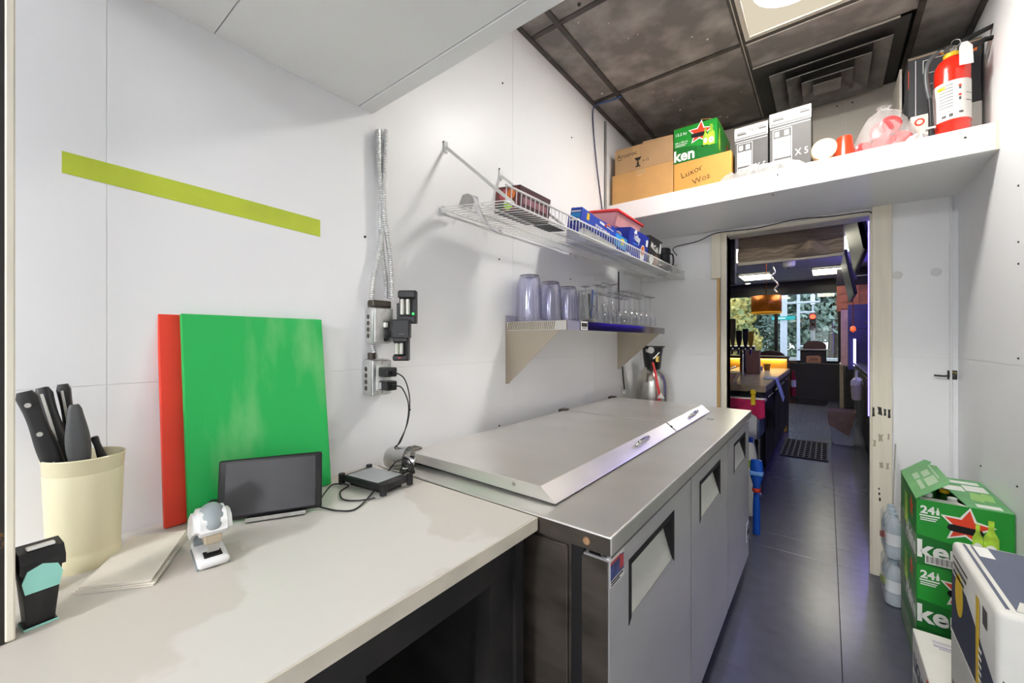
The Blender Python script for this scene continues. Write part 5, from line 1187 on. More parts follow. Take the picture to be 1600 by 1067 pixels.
for (a, b_) in ((BX0 + .11, -1.985), (-1.915, -.95), (-.88, .185)): MB().box((a, BYE + .03, WZ0 + .05), (b_, BYE + .036, WZ1)).build('pane', PANE, wi)

# rolled bamboo shade right behind the doorway
bs = thing('bamboo_shade', 'brown bamboo blind half rolled up behind the doorway head', 'blind', (0, 0, 0))
BAM = mat('bamboo', (112, 96, 80), .7, var=.22, scale=30, stretch=(.3, 1, 8)); BAM2 = mat('bamboo_fold', (150, 132, 112), .7, var=.2, scale=24, stretch=(.4, 1, 6))
XA, XB, YS = -.468, .078, 3.075
b = MB()
for k in range(17):
    z = 1.935 - k * .0068; b.tube([(XA, YS, z), (XB, YS, z)], .0036, 6)
b.build('slats', BAM, bs)
stuff([o for o in bs.children][0])
b = MB(); N1, N2 = 40, 14; G = []
for i in range(N1 + 1):
    x = XA + (XB - XA) * i / N1; row = []
    for j in range(N2 + 1):
        q = j / N2
        hump = math.exp(-((x + .085) / .055) ** 2)
        sag = .010 * math.sin(i * .7) + hump * .018 * (1 if q < .6 else -.6)
        row.append(b.bm.verts.new((x, YS - .012 - .022 * math.sin(q * PI) - .006 * math.sin(q * 16 + x * 9) - .085 * hump * math.sin(q * PI), 1.828 - .090 * q + sag * math.sin(q * PI))))
    G.append(row)
for i in range(N1):
    for j in range(N2): b.bm.faces.new((G[i][j], G[i+1][j], G[i+1][j+1], G[i][j+1]))
o = b.build('folded_slats', BAM2, bs, smooth=60); o.modifiers.new('t', 'SOLIDIFY').thickness = .003
MB().box((XA, YS - .018, 1.722), (XB, YS - .006, 1.742), .002).build('bottom_bar', mat('pale_wood', (196, 186, 170), .6), bs)
MB().box((XA, YS - .006, 1.935), (XB, YS + .02, 1.96), .002).build('head_rail', mat('grey_rail', (150, 146, 138), .5), bs)
MB().box((XB - .002, YS - .006, 1.74), (XB + .003, YS + .004, 1.95)).build('edge_tape', MATS['pale_wood'], bs)
# dark speaker-like panel at the left of the doorway
dp_ = thing('wall_speaker', 'dark slim panel hanging at the left edge of the doorway', 'speaker', (-.515, 3.20, 1.62))
MB().box((-.03, -.03, 0), (.012, .03, .33), .004).build('speaker_box', mat('dark_slate', (52, 50, 58), .5), dp_)

# televisions on the right wall, tilted down
def tv(label, y0, y1, xb, zb, xt, zt):
    t = thing('television', label, 'television', (xb, y0, zb), 0)
    dz, dx = zt - zb, xt - xb; L2 = math.hypot(dz, dx); Mt = Matrix.Rotation(math.atan2(dx, dz), 4, 'Y')
    MB().box((0, 0, 0), (.035, y1 - y0, L2), .006, M=Mt).build('tv_case', BLACK, t)
    MB().box((-.002, .012, .014), (.0005, y1 - y0 - .012, L2 - .012), M=Mt).build('screen', mat('tv_glass', (50, 50, 62), .4, spec=.15, var=.1), t)
    MB().box((.03, (y1 - y0) * .4, L2 * .4), (.10, (y1 - y0) * .6, L2 * .7), M=Mt).build('wall_mount', BLACK, t)
    b = MB(); b.tube([Mt @ Vector((.08, (y1 - y0) / 2, L2 * .5)), (BX1 - xb, (y1 - y0) / 2, dz * .55)], .02, 8); b.build('mount_arm', BLACK, t)
tv('nearer tilted television high on the right side of the bar', 4.07, 5.46, .222, 1.92, .130, 2.47)
tv('farther tilted television high on the right side of the bar', 6.5, 7.9, .262, 1.80, .165, 2.36)
# pendant lamp
pn = thing('pendant_lamp', 'copper drum pendant lamp hanging over the bar', 'lamp', (-.704, 7.0, 0))
COP = mat('copper', (168, 84, 40), .25, 1.0, var=.15, scale=30)
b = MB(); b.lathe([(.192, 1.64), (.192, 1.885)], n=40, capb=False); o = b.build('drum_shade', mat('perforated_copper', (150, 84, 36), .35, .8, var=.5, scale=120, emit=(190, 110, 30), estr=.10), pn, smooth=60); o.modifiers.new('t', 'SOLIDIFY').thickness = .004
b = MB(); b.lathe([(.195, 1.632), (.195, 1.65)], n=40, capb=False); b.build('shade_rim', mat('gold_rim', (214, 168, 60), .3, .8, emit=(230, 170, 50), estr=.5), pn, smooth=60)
b = MB(); b.lathe([(0, 1.72), (.03, 1.735), (.038, 1.77), (.022, 1.81), (.014, 1.85), (0, 1.85)], n=18); b.build('bulb', emitter('warm_bulb', (255, 190, 90), 14.0), pn, smooth=60)
b = MB(); b.cyl((0, 0, 1.85), (0, 0, 2.5), .005, n=8); b.lathe([(.0, 2.42), (.055, 2.50), (.062, 2.553), (0, 2.553)], n=20); b.build('cord_and_canopy', COP, pn, smooth=40)
b = MB()
for k in range(4): b.tube([(0, 0, 1.884), (.19 * math.cos(k * PI / 2), .19 * math.sin(k * PI / 2), 1.884)], .004, 6)
b.build('spider', COP, pn)
dc_ = tag(MB().tube(smoothpath([(-.62, 7.0, 2.30), (-.60, 7.02, 2.22), (-.645, 7.0, 2.16), (-.60, 6.98, 2.10), (-.56, 7.0, 2.04), (-.60, 7.02, 1.98), (-.57, 7.0, 1.93)], 5), .012, 6).build('hanging_charm', mat('silver_wire', (206, 206, 212), .3, .6), smooth=60), 'twisted silver string hanging beside the copper lamp', 'decoration')
MB().tube([(-.62, 7.0, 2.30), (-.62, 7.0, CZ - .001)], .003, 5).build('string', CABLE, dc_)
cm = thing('security_camera', 'white dome camera on the bar ceiling behind the bamboo blind', 'camera', (-.50, 8.2, CZ - .003))
MB().lathe([(.09, 0), (.09, -.06), (.07, -.09)], n=20, capb=True).build('camera_base', WPRINT, cm, smooth=40); MB().lathe([(.055, -.088), (.045, -.115), (0, -.13)], n=18, capb=False).build('dome', mat('grey_dome', (120, 120, 126), .15), cm, smooth=50)
sp_ = thing('spot_light', 'small recessed spot light near the top of the street window', 'spot light', (-1.42, 10.6, CZ - .004))
MB().lathe([(.085, 0), (.08, -.02), (.05, -.022)], n=20).build('spot_ring', WPRINT, sp_, smooth=40); MB().lathe([(.05, -.0225), (0, -.0235)], n=18, capb=False).build('spot_bulb', emitter('spot_bulb_glow', (255, 240, 205), 14), sp_)

# orange copper-tiled block and curtain at the right of the window
ot = thing('tiled_panel', 'orange copper tiled panel at the top right of the street window', 'panel', (.30, 9.6, 1.775))
for i in range(2):
    for j in range(3): MB().box((-.155 + .16 * i, -.02, .155 * j), (-.155 + .16 * i + .155, .02, .155 * j + .15), .004).build('tile', mat('orange_tile', (216, 130, 82), .45, var=.12, scale=8), ot)
MB().box((-.155, .02, 0), (.32, .06, .48)).build('backing', MATS['orange_tile'], ot)
ht = MB(); ht.box((.145, 9.58, 2.245), (.62, 9.66, CZ - .01)); struct('trim_3', ht, DKW)
cu = thing('side_curtain', 'pale pink curtain strip beside the purple wall near the window', 'curtain', (.235, 9.2, .80))
b = MB()
for k in range(5): b.cyl((-.03 + .018 * k, .01 * (k % 2), 0), (-.03 + .018 * k, .01 * (k % 2), .98), .012, n=8)
b.build('curtain_cloth', mat('pink_cloth', (206, 170, 170), .7, var=.1, scale=10), cu)
MB().tube([(-.04, 0, .985), (.06, 0, .985)], .01, 8).build('curtain_rod', COP, cu)
pc = struct('wall_pilaster', MB().box((.265, 8.3, .78), (BX1, 8.42, 1.80)), PURP)
b = MB(); 
# LED strips: real lit tubes
def led(label, p0, p1, rgb, st, nm, r_=.008):
    t = thing('led_strip', label, 'led light', p0)
    d = Vector(p1) - Vector(p0)
    MB().cyl((0, 0, 0), d, r_, n=8).build('light_tube', emitter(nm, rgb, st), t)
    MB().cyl(Vector((.012, .004, 0)), d + Vector((.012, .004, 0)), r_ * .8, n=8).build('tube_channel', GALV, t)
led('vertical blue white light tube right behind the doorway jamb', (.191, 3.045, .80), (.191, 3.045, 1.99), (120, 110, 255), L_LED_BLUE, 'blue_led')
led('blue white light tube on the purple pilaster further down the bar', (.343, 8.28, .84), (.343, 8.28, 1.26), (190, 190, 255), L_LED_BLUE, 'white_blue_led', .016)
led('purple light tube along the ceiling edge of the right bar wall', (.585, 4.0, 2.45), (.585, 9.0, 2.45), (96, 70, 255), L_LED_BLUE, 'purple_led', .012)
led('purple light tube under the back bar shelf', (.56, 4.3, 1.46), (.56, 8.2, 1.46), (96, 70, 255), L_LED_BLUE, 'purple_led', .012)
# back bar cabinet and shelf on the right
bb = thing('back_bar', 'black back bar cabinet along the right wall of the bar', 'cabinet', (.46, 6.0, 0))
MB().box((-.12, -2.6, .10), (.155, 2.2, .86)).build('cabinet_body', BLACKM, bb); MB().box((-.135, -2.62, .86), (.155, 2.22, .89), .003).build('cabinet_top', mat('dark_top', (44, 42, 50), .3), bb)
for k in range(6): MB().box((-.132, -2.56 + .79 * k, .14), (-.12, -2.56 + .79 * k + .76, .84), .003).build('door', BLACKM, bb)
bs2 = thing('wall_shelf', 'dark bottle shelf on the purple wall above the back bar', 'shelf', (.52, 6.3, 1.48)); MB().box((-.06, -2.1, 0), (.095, 1.9, .025), .002).build('shelf_board', BLACKM, bs2)
SPR = [mat('amber_bottle', (150, 84, 30), .15, var=.1), mat('clear_bottle', (196, 200, 206), .12, var=.1), mat('dark_bottle', (40, 30, 34), .12), mat('red_bottle', (150, 40, 36), .15)]
for k in range(9):
    for (zz, xx, lab_) in ((1.5055, .51, 'liquor bottle on the dark shelf against the purple wall'), (.8905, .50, 'liquor bottle standing on the back bar top')):
        b = MB(); hgt = .26 + .05 * ((k * 7) % 3) / 2; r_ = .034 + .006 * (k % 2)
        b.lathe([(0, 0), (r_, 0), (r_, hgt * .58), (r_ * .38, hgt * .75), (r_ * .36, hgt), (0, hgt)], n=12)
        o = tag(b.build('liquor_bottle', SPR[k % 4], smooth=40, loc=(xx, 4.5 + .36 * k, zz)), lab_ + ', ' + ORD[k] + ' from the doorway', 'bottle', lab_.replace('bottle', 'bottles'))
        MB().cyl((0, 0, hgt), (0, 0, hgt + .03), r_ * .42, n=10).build('bottle_cap', BLACK, o)
# bottle pourer group hanging near the LED (small warm lights)
wl = thing('wall_sconce', 'small orange lit ornament on the purple wall', 'ornament', (.30, 7.7, 1.40))
b = MB(); b.lathe([(0, -.05), (.035, -.02), (.03, .03), (0, .05)], n=12); b.build('ornament_glow', mat('orange_glass', (210, 92, 40), .3, emit=(230, 100, 40), estr=.7), wl, smooth=50)
MB().box((-.006, -.006, .04), (.006, .006, .42)).build('ornament_rod', COP, wl); MB().box((.0, -.006, .0), (.33, .006, .012)).build('wall_bracket', BLACK, wl)
# white bucket hanging on the cabinet end, bin with brown bag, folded boxes
bk = thing('ice_bucket', 'translucent white bucket hanging on the front of the back bar', 'bucket', (.268, 6.0, .560))
MB().lathe([(.040, 0), (.044, .004), (.054, .16), (.057, .163), (.054, .166), (.048, .01)], n=24).build('bucket_body', mat('milky_plastic', (216, 206, 200), .35, var=.05), bk, smooth=40)
b = MB(); b.lathe([(.0, .14), (.03, .19), (.05, .17), (.045, .22), (.02, .25), (0, .23)], n=11); 
for v_ in b.bm.verts: v_.co += Vector((random.uniform(-.012, .012), random.uniform(-.012, .012), random.uniform(-.012, .012)))
b.build('paper_towel', WPRINT, bk)
MB().tube(smoothpath([(-.01, 0, .20), (-.005, 0, .28), (.0, 0, .335)], 5), .012, 8).build('scoop_handle', WPRINT, bk, smooth=60)
bn = thing('waste_bin', 'clear plastic bin lined with a brown bag beside the rubber mat', 'bin', (.150, 6.25, 0))
b = MB(); lo = [(-.10, -.10), (.10, -.10), (.10, .12), (-.10, .12)]; hi = [(-.13, -.13), (.115, -.13), (.115, .15), (-.13, .15)]
va = [b.bm.verts.new((x, y, .002)) for x, y in lo]; vb = [b.bm.verts.new((x, y, .37)) for x, y in hi]; b.bm.faces.new(va[::-1]); b.skin(va, vb)
bmesh.ops.bevel(b.bm, geom=b.bm.edges[:], offset=.015, segments=2, affect='EDGES', clamp_overlap=True); b.build('bin_body', mat('frosted_bin', (176, 180, 190), .3, var=.04, alpha=.75), bn, smooth=50)
b = MB(); va = [b.bm.verts.new((x, y, .40)) for x, y in [(-.145, -.145), (.12, -.145), (.12, .16), (-.145, .16)]]; vb = [b.bm.verts.new((x, y, z)) for x, y, z in [(-.140, -.145, .24), (.05, -.135, .12), (.12, .16, .2), (-.145, .16, .28)]]; vc = [b.bm.verts.new((x * .8, y * .8, .30)) for x, y in [(-.14, -.14), (.12, -.14), (.12, .16), (-.14, .16)]]
b.skin(va, vb); b.skin(vc, va); b.build('bin_liner', mat('brown_bag', (126, 98, 84), .4, var=.12, scale=14), bn)
sb = thing('sign_post', 'pale metal post at the end of the dark half wall', 'post', (.215, 9.60, 0)); MB().box((-.03, -.03, 0), (.03, .03, .80), .004).build('post', mat('grey_beige_post', (150, 136, 120), .5), sb); MB().box((-.035, -.035, .80), (.035, .035, .83), .004).build('post_cap', GALV, sb)
fbx = thing('brick_box', 'reddish brown box beyond the half wall at the right', 'box', (.40, 9.38, .7805)); MB().box((-.12, -.1, 0), (.12, .1, .22), .006).build('box_body', mat('brick_brown', (150, 92, 74), .6, var=.15), fbx)
MB().box((-.13, -.11, .22), (.13, .11, .245), .004).build('box_lid', MATS['brick_brown'], fbx)
tag(MB().box((.255, 9.15, 0), (.60, 9.72, .78), .004).build('dark_cabinet', BLACKM), 'dark low cabinet behind the pale post', 'cabinet')
# rubber mat with holes
mt = thing('drain_mat', 'black rubber drain mat with rows of holes on the bar floor', 'mat', (-.195, 5.66, .0008))
b = MB(); nx, ny = 8, 9; sx, sy = .40, .88
for i in range(nx + 1): b.box((-sx/2 + sx * i / nx - .007, -sy/2, 0), (-sx/2 + sx * i / nx + .007, sy/2, .012))
for j in range(ny + 1): b.box((-sx/2, -sy/2 + sy * j / ny - .012, 0), (sx/2, -sy/2 + sy * j / ny + .012, .0125))
b.build('mat_grid', RUBBER, mt)

# hand sink with towel at the near end of the bar
hs = thing('hand_sink', 'stainless hand sink with a blue side panel at the near end of the bar', 'sink', (-.58, 3.42, 0))
MB().box((-.30, -.02, .51), (.185, .36, .745), .006).build('sink_bowl', STEEL_V, hs); MB().box((-.32, -.04, .745), (.205, .38, .77), .008).build('sink_rim', STEEL, hs)
MB().box((.186, .0, .51), (.192, .32, .735), .002).build('side_panel', mat('steel_blue_panel', (112, 132, 164), .35, .5), hs)
for (x, y) in ((-.27, .02), (.155, .02), (-.27, .32), (.155, .32)): MB().lathe([(.02, 0), (.02, .02), (.014, .024), (.014, .505)], Matrix.Translation((x, y, 0)), 12).build('leg', GALV, hs, smooth=40)
MB().box((-.31, -.03, .77), (-.29, .37, .90), .003).build('splash_guard', STEEL, hs)
tw = thing('bar_towel', 'pink cloth draped over the sink front with a yellow clip', 'towel', (-.58, 3.375, 0))
b = MB(); G = []
for i in range(25):
    u = i / 24; x = -.12 + .355 * u; row = []
    for j in range(9):
        q = j / 8; zz = 0.805 - (.135 if .62 < u < .84 else .145) * q * (1 - .25 * abs(math.sin(u * 7)))
        row.append(b.bm.verts.new((x, -.010 - .008 * math.sin(u * 22) - .006 * q * math.cos(u * 11), zz)))
    G.append(row)
for i in range(24):
    for j in range(8): b.bm.faces.new((G[i][j], G[i+1][j], G[i+1][j+1], G[i][j+1]))
o = b.build('cloth', mat('pink_towel', (196, 36, 88), .8, var=.12, scale=20), tw, smooth=70); o.modifiers.new('t', 'SOLIDIFY').thickness = .005
b = MB(); b.box((.150, -.036, .765), (.178, -.020, .84), .005); b.box((.146, -.04, .84), (.182, -.016, .876), .008); b.build('clip', mat('yellow_clip', (236, 204, 20), .4), tw)
sb_ = thing('dust_brush', 'blue plastic brush standing upright past the end of the prep table', 'brush', (-.352, 2.98, .0005))
b = MB(); b.lathe([(.018, 0), (.022, .01), (.020, .20), (.016, .26), (.022, .32), (.034, .36), (.036, .44), (.030, .47), (0, .475)], n=20)
for v_ in b.bm.verts: v_.co.y *= .6
b.build('brush_handle', mat('blue_plastic', (26, 84, 190), .3, var=.06), sb_, smooth=50)
b = MB(); b.box((-.037, -.024, .375), (.037, .024, .40), .004); b.build('pale_collar', mat('light_blue_plastic', (110, 160, 224), .3), sb_)
b = MB(); b.lathe([(.0225, .27), (.0245, .275), (.0245, .29), (.0225, .295)], n=16, capb=False); b.build('red_label', RED, sb_)
pb_ = thing('cleaner_bottle', 'white jug with green label hanging beside the sink', 'bottle', (-.428, 3.30, .0005)); pb_.scale = (.8, .8, .85); b = MB(); b.lathe([(.05, 0), (.056, .02), (.056, .46), (.04, .56), (.02, .60), (.02, .63), (0, .63)], n=18); b.build('jug', WPRINT, pb_, smooth=50); MB().lathe([(.0565, .40), (.0565, .46)], n=18, capb=False).build('label_band', LGREEN, pb_); MB().lathe([(.021, .60), (.022, .64), (0, .645)], n=12, capb=False).build('jug_cap', BLUEBOX, pb_)

# the bar: steel drainboards, dark fronts, taps
BFX = -.40
br = thing('bar_counter', 'long bar with dark front and steel edge running to the window', 'bar counter', (BFX, 0, 0))
MB().box((-.55, 3.95, .12), (-.02, 6.60, .80)).build('bar_body', BLACKM, br)
MB().box((-.60, 3.90, .80), (0, 6.62, .855), .004).build('bar_top', mat('bar_top_stone', (176, 158, 130), .25, var=.15, scale=14), br)
MB().box((0.0, 3.90, .802), (.004, 6.62, .853), .001).build('steel_edge', STEEL, br)
for k in range(4): MB().box((-.02, 4.0 + .64 * k, .16), (-.008, 4.0 + .64 * k + .61, .78), .003).build('door', BLACKM, br); 
for k in range(4): MB().cyl((.0, 4.08 + .64 * k, .74), (.0, 4.5 + .64 * k, .74), .008, n=8).build('door_handle', CHROME, br)
ud = thing('bar_top_ledge', 'raised bar ledge with gold front lit from below its top', 'bar ledge', (0, 0, 0))
GOLD = mat('gold_front', (196, 150, 62), .35, .5, var=.1, scale=6)
MB().box((-1.30, 6.62, 0), (-.425, 6.74, .99)).build('ledge_front', GOLD, ud); MB().box((-1.32, 6.50, .99), (-.405, 6.80, 1.02), .003).build('ledge_top', mat('dark_wood_top', (60, 44, 34), .3), ud)
MB().box((-.425, 6.60, 0), (-.415, 6.76, .99)).build('ledge_end', BLACKM, ud)
MB().box((-1.32, 3.95, 0), (-1.20, 6.62, .99)).build('ledge_front', GOLD, ud); MB().box((-1.44, 3.9, .99), (-1.12, 6.50, 1.02), .003).build('ledge_top', MATS['dark_wood_top'], ud)
led('warm gold light tube under the top of the raised bar ledge', (-1.25, 6.605, .972), (-.43, 6.605, .972), (255, 196, 90), L_LED_GOLD, 'gold_led', .009)
# beer tap tower with handles
tt = thing('tap_tower', 'steel beer tap tower with several tap handles on the bar', 'beer tap', (-.80, 4.98, .8555))
b = MB(); b.cyl((-.10, 0, 0), (-.10, 0, .27), .03, n=16); b.cyl((.085, 0, 0), (.085, 0, .27), .03, n=16); b.tube([(-.20, 0, .285), (.20, 0, .285)], .034, 14); b.build('tower', CHROME, tt, smooth=40)
TH_ = [mat('tan_handle', (176, 130, 96), .5, var=.1), mat('khaki_handle', (122, 110, 78), .5, var=.1), mat('dark_handle', (50, 44, 52), .4), mat('navy_handle', (48, 52, 80), .4), mat('gold_handle', (186, 146, 60), .4, .4)]
for k, (x, hh, m_) in enumerate(((-.16, .16, 0), (-.085, .13, 2), (-.005, .30, 1), (.055, .17, 2), (.115, .19, 3), (.165, .16, 4))):
    b = MB(); b.tube([(x, -.03, .285), (x, -.075, .28), (x, -.085, .225)], .010, 8); fo = b.build('faucet', CHROME, tt, smooth=50)
    b = MB(); b.prism([(x - .012, -.052, .31), (x + .012, -.052, .31), (x + .026, -.052, .31 + hh * .45), (x + .028, -.052, .31 + hh), (x - .028, -.052, .31 + hh), (x - .026, -.052, .31 + hh * .45)], (0, .026, 0)); bmesh.ops.bevel(b.bm, geom=b.bm.edges[:], offset=.004, segments=1, affect='EDGES', clamp_overlap=True); b.build('tap_handle', TH_[m_], tt)
mbd = thing('menu_board', 'pale wood menu board standing on the bar by the taps', 'board', (-.685, 5.32, .8555))
MB().box((-.085, 0, 0), (.085, .02, .265), .003).build('board_panel', mat('pale_oak', (190, 150, 134), .6, var=.1, scale=8, stretch=(6, 1, .6)), mbd); MB().box((-.09, -.02, 0), (.09, .05, .012), .002).build('board_foot', MATS['bare_wood'], mbd)
MB().box((.085, -.002, 0), (.094, .022, .27), .001).build('board_edge', CREAM, mbd)
tr = thing('drink_tray', 'clear pink tray of bar tools on the steel drainboard', 'tray', (-.80, 4.15, .8555)); b = MB(); b.prism([(-.12, -.14, 0), (.14, -.14, 0), (.18, -.15, .09), (-.16, -.15, .09)], (0, .25, 0)); b.build('tray_body', mat('pinkish_plastic', (196, 160, 160), .25, var=.1, alpha=.8), tr)
b = MB()
for k in range(4): b.tube([(-.1 + .06 * k, -.1, .10), (-.05 + .06 * k, .1, .13)], .008, 6)
b.build('utensils', CHROME, tr)
bf = thing('lit_candle', 'small gold cup with napkins on the bar near the lit ledge', 'cup', (-.60, 6.05, .8555)); MB().lathe([(.03, 0), (.04, .08), (.042, .082), (.038, .08), (.03, .01)], n=16).build('cup_body', GOLD, bf, smooth=40); MB().box((-.09, -.05, 0), (-.045, .03, .05), .004).build('napkins', WPRINT, bf)
# hoses over the bar end, blue flap
for k in range(3):
    y0 = 3.816 + .028 * k
    cable('soda_hose', ('front', 'middle', 'rear')[k] + ' black soda hose arching over the near end of the bar', [(-.62, y0 + .005, .60), (-.58, y0, .74), (-.50, y0, .775 + .012 * k), (-.42, y0, .745 + .012 * k), (-.378 + .012 * k, y0, .66), (-.365 + .012 * k, y0, .52)], .014, RUBBER, 5, 8, None, 'hose')
cl_ = thing('cloth', 'pale blue cloth hanging over the bar front edge', 'cloth', (-.395, 4.75, .0)); b = MB(); b.box((-.10, -.14, .857), (.0, .14, .862), .001); b.prism([(.0, -.14, .860), (.0, .14, .860), (.055, .16, .66), (.06, -.06, .64)], (.004, 0, 0)); b.build('cloth_fold', mat('pale_blue_cloth', (176, 198, 220), .7, var=.06), cl_)
ex2 = thing('bar_rail_bottle', 'red and white bottle hanging at the end of the bar', 'bottle', (-.352, 6.55, .50)); MB().lathe([(0, 0), (.03, 0), (.03, .22), (.012, .29), (.012, .33), (0, .33)], n=14).build('bottle_body', mat('wine_red', (150, 26, 50), .3), ex2, smooth=40); MB().lathe([(.0305, .12), (.0305, .21)], n=14, capb=False).build('bottle_label', WPRINT, ex2)

# half wall, host stand, round-backed chairs by the window
hw = thing('half_wall', 'black half wall panel across the end of the bar', 'partition', (-.17, 9.72, 0))
MB().box((-.40, -.03, .10), (.385, .03, .80), .004).build('panel', mat('black_panel', (22, 18, 22), .5, var=.2), hw); MB().box((-.28, -.02, 0), (.15, .02, .10)).build('plinth', BLACKM, hw)
MB().box((-.43, .03, .0), (-.30, .30, .84), .004).build('side_return', mat('dark_brown_wood', (70, 44, 32), .4), hw)
ks = thing('host_stand', 'dark host stand with a wide top in front of the window', 'stand', (-.215, 10.15, 0))
MB().box((-.21, -.12, 0), (.21, .14, 1.04), .006).build('stand_body', mat('dark_stand', (38, 32, 36), .5), ks); MB().box((-.26, -.16, 1.04), (.26, .18, 1.065), .004).build('stand_top', mat('grey_top', (120, 118, 124), .3), ks)
b = MB(); b.prism([(-.11, -.128, .80), (.12, -.128, .80), (.12, -.128, .92), (.08, -.128, .945), (-.11, -.128, .93)], (0, .005, 0)); b.build('wood_sign', mat('sign_wood', (176, 128, 100), .5, var=.1, scale=10), ks)
decal(ks, fm((-.11, -.128, .80), (1, 0, 0), (0, 0, 1), (0, -1, 0)), [rect(.03, .03, .20, .04), rect(.05, .06, .19, .075), rect(.04, .09, .18, .10)], mat('sign_ink', (90, 50, 40), .6))
def chair_back(label, x, y, r_, z):
    t = thing('round_chair', label, 'chair', (x, y, 0), 0)
    b = MB(); pts = [(r_ * math.cos(a), 0, z - r_ * .55 + r_ * .55 * math.sin(a)) for a in [PI * k / 14 for k in range(15)]]
    b.prism(pts, (0, .06, 0)); b.box((-r_, 0, z - .55), (r_, .06, z - r_ * .55)); b.build('backrest', mat('dark_red_leather', (54, 26, 26), .4, var=.2), t)
    MB().box((-r_, .06, z - .60), (r_, .50, z - .50), .02).build('seat', MATS['dark_red_leather'], t)
    for (xx, yy_) in ((-r_ + .03, .03), (r_ - .03, .03), (-r_ + .03, .46), (r_ - .03, .46)): MB().cyl((xx, yy_, 0), (xx, yy_, z - .58), .014, n=8).build('leg', BLACK, t)
chair_back('round backed dark chair behind the host stand at the window', -.20, 10.42, .19, 1.235)
chair_back('round backed dark chair behind the lit gold bar ledge', -.66, 7.15, .18, 1.085)

# ================================================================== the street outside
struct('ground', MB().box((-45, 11.2, -.30), (45, 80, -.15)), mat('asphalt', (96, 98, 100), .8, var=.1, scale=3))
b = MB(); b.box((-45, 24, -.15), (45, 80, -.08)); struct('verge', b, mat('verge_grass', (86, 108, 66), .9, var=.3, scale=6))
BARK = mat('bark', (78, 66, 56), .9, var=.2, scale=10)
LV = [mat('green_leaves', (128, 146, 118), .7, var=.25, scale=3), mat('yellow_green_leaves', (226, 204, 120), .7, var=.35, scale=1.2, rgb2=(146, 160, 106), thr=(.42, .6)), mat('blue_green_leaves', (142, 160, 146), .7, var=.25, scale=3), mat('dusky_leaves', (150, 132, 130), .7, var=.3, scale=3)]
def tree(label, x, y, h, rw, m, seed, n=8000):
    rg = random.Random(seed); t = thing('street_tree', label, 'tree', (x, y, -.15))
    b = MB(); b.tube([(0, 0, 0), (.1, 0, h * .3), (.0, .1, h * .6)], [.24, .18, .08], 8)
    for k in range(5):
        a = k * 1.3; b.tube([(.05, 0, h * (.25 + .07 * k)), (rw * .55 * math.cos(a), rw * .55 * math.sin(a), h * (.45 + .08 * k))], [.09, .03], 6)
    b.build('trunk', BARK, t, smooth=60)
    cl = [(rg.uniform(-.7, .7) * rw, rg.uniform(-.6, .6) * rw, h * rg.uniform(.14, .9), rw * rg.uniform(.35, .6)) for _ in range(16)]
    vs_, fs = [], []
    for i in range(n):
        cx, cy_, cz, r_ = cl[i % len(cl)]
        d = Vector((rg.gauss(0, 1), rg.gauss(0, 1), rg.gauss(0, .8))).normalized() * r_ * (rg.random() ** .35)
        c = Vector((cx, cy_, cz)) + d; u = Vector((rg.gauss(0, 1), rg.gauss(0, 1), rg.gauss(0, 1))).normalized(); w_ = u.orthogonal().normalized(); s = rg.uniform(.09, .22)
        k = len(vs_); vs_ += [c - u * s, c + w_ * s * .6, c + u * s, c - w_ * s * .6]; fs.append((k, k+1, k+2, k+3))
    me = bpy.data.meshes.new('foliage'); me.from_pydata(vs_, [], fs); me.materials.append(m)
    o = bpy.data.objects.new('foliage', me); o.parent = t; o['kind'] = 'stuff'; COL.objects.link(o)
tree('yellow green autumn tree outside the left window pane', -5.0, 22.8, 5.6, 2.2, LV[1], 1)
tree('dusky pinkish tree at the far left outside the window', -8.8, 28, 6.2, 2.2, LV[3], 8)
tree('dark green tree behind the yellow one outside the window', -5.2, 31, 9.0, 3.2, LV[0], 2)
tree('blue green tree standing behind the white street poles', -2.4, 29, 9.0, 3.0, LV[2], 3, 9000)
tree('grey green tree behind the red traffic light', .2, 27, 8.5, 2.8, LV[2], 4, 9000)
tree('green tree at the right edge of the street view', 3.2, 30, 9, 3.2, LV[0], 5)
tree('tall green tree far back across the street', -1.0, 38, 12, 4.8, LV[0], 6, 14000)
tree('tall blue green tree far back on the left across the street', -9.5, 40, 13, 5.5, LV[2], 7, 14000)
WP = mat('white_pole_paint', (206, 210, 218), .4, var=.03)
def pole(label, x, y, r_, h, arms=()):
    t = thing('street_pole', label, 'pole', (x, y, -.15)); b = MB(); b.cyl((0, 0, 0), (0, 0, h), r_, n=14); b.build('pole', WP, t, smooth=60); MB().cyl((0, 0, 0), (0, 0, .3), r_ * 1.6, n=14).build('pole_base', GALV, t)
    for (z, dx) in arms: MB().tube([(0, 0, z), (dx, 0, z)], .035, 8).build('arm', WP, t)
    return t
pole('thick white street pole in the middle of the window', -1.12, 16, .10, 5.5, ((2.62, .95),))
pole('thinner white street pole with short arms beside the thick one', -.815, 18, .052, 5.5, ((2.42, .48), (1.20, .48)))
tl = thing('traffic_light', 'traffic signal glowing red outside the window', 'traffic light', (-.41, 18.6, 1.96))
MB().box((-.10, -.09, -.32), (.10, .09, .32), .01).build('signal_housing', mat('signal_housing_paint', (96, 90, 84), .6), tl)
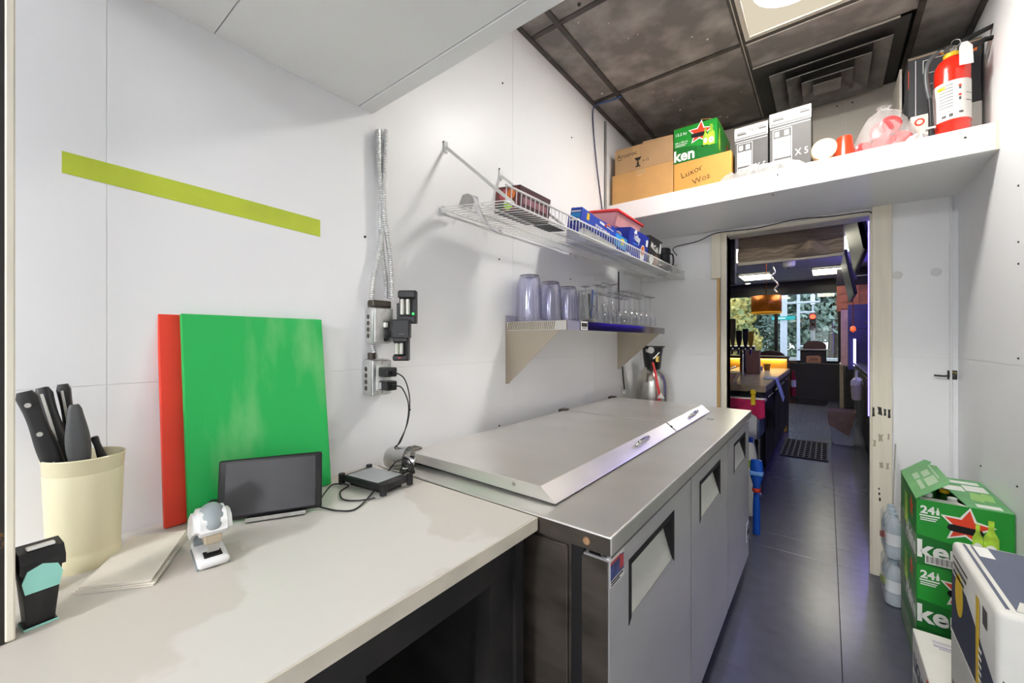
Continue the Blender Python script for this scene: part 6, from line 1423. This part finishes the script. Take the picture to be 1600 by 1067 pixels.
for (z, e) in ((.17, 1), (-.02, 0), (-.21, 0)):
    MB().lathe([(.085, 0), (.08, .02), (0, .03)], fm((0, -.09, z), (1, 0, 0), (0, 0, 1), (0, -1, 0)), 16).build('signal_lens', emitter('red_signal', (255, 70, 48), 6.0) if e else mat('dark_lens', (60, 40, 36), .3), tl, smooth=50)
    b = MB(); b.lathe([(.11, 0), (.11, .14)], fm((0, -.09, z), (1, 0, 0), (0, 0, 1), (0, -1, 0)), 16, capb=False); b.build('visor', mat('red_brown_visor', (176, 60, 44), .6), tl)
MB().tube([(0, .02, .32), (0, .02, 1.5)], .03, 8).build('hanger', WP, tl); MB().tube([(0, .05, -2.11), (0, .05, -.32)], .07, 10).build('signal_post', mat('grey_post_paint', (128, 132, 130), .6), tl)
for (z) in (1.25, .8): MB().box((-.07, -.07, z - .18), (.07, .0, z + .18), .006).build('mounted_sign', WPRINT, tl)
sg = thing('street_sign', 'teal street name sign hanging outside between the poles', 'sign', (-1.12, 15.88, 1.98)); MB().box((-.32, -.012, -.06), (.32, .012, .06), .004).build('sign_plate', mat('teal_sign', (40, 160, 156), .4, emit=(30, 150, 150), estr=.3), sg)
MB().box((-.03, .012, -.03), (.03, .03, .03)).build('sign_bracket', GALV, sg); decal(sg, fm((-.32, -.0125, -.06), (1, 0, 0), (0, 0, 1), (0, -1, 0)), [rect(.06, .04, .38, .08)], WPRINT)
lw = thing('low_building', 'low pale grey garage building beyond the street at the left', 'building', (-6.6, 33, -.1)); MB().box((-2.6, 0, 0), (2.0, 4, 1.4), .01).build('wall', mat('pale_grey_wall', (176, 178, 186), .8, var=.05), lw); MB().box((-2.8, -.2, 1.4), (2.2, 4.2, 1.75), .02).build('roof', mat('dark_roof', (110, 110, 120), .8), lw); MB().box((.2, -.03, .1), (1.6, 0, 1.1)).build('garage_door', WPRINT, lw)
tag(MB().box((-3.2, 22.5, -.09), (2.8, 22.8, .5), .02).build('low_wall', mat('pale_stone', (182, 180, 176), .8, var=.08, scale=10)), 'low pale stone wall across the street', 'wall')
# coloured LED spill is real lamp light: the purple tubes also carry area lamps in their channels
lamp_area('purple_led_glow', (.56, 6.5, 2.43),   .06, 4.6, 30, (.34, .28, 1.0), (0, R(35), 0))
lamp_area('gold_led_glow', (-.84, 6.595, .965), .8, .03, 3.0, (1, .72, .3), (R(0), 0, 0))
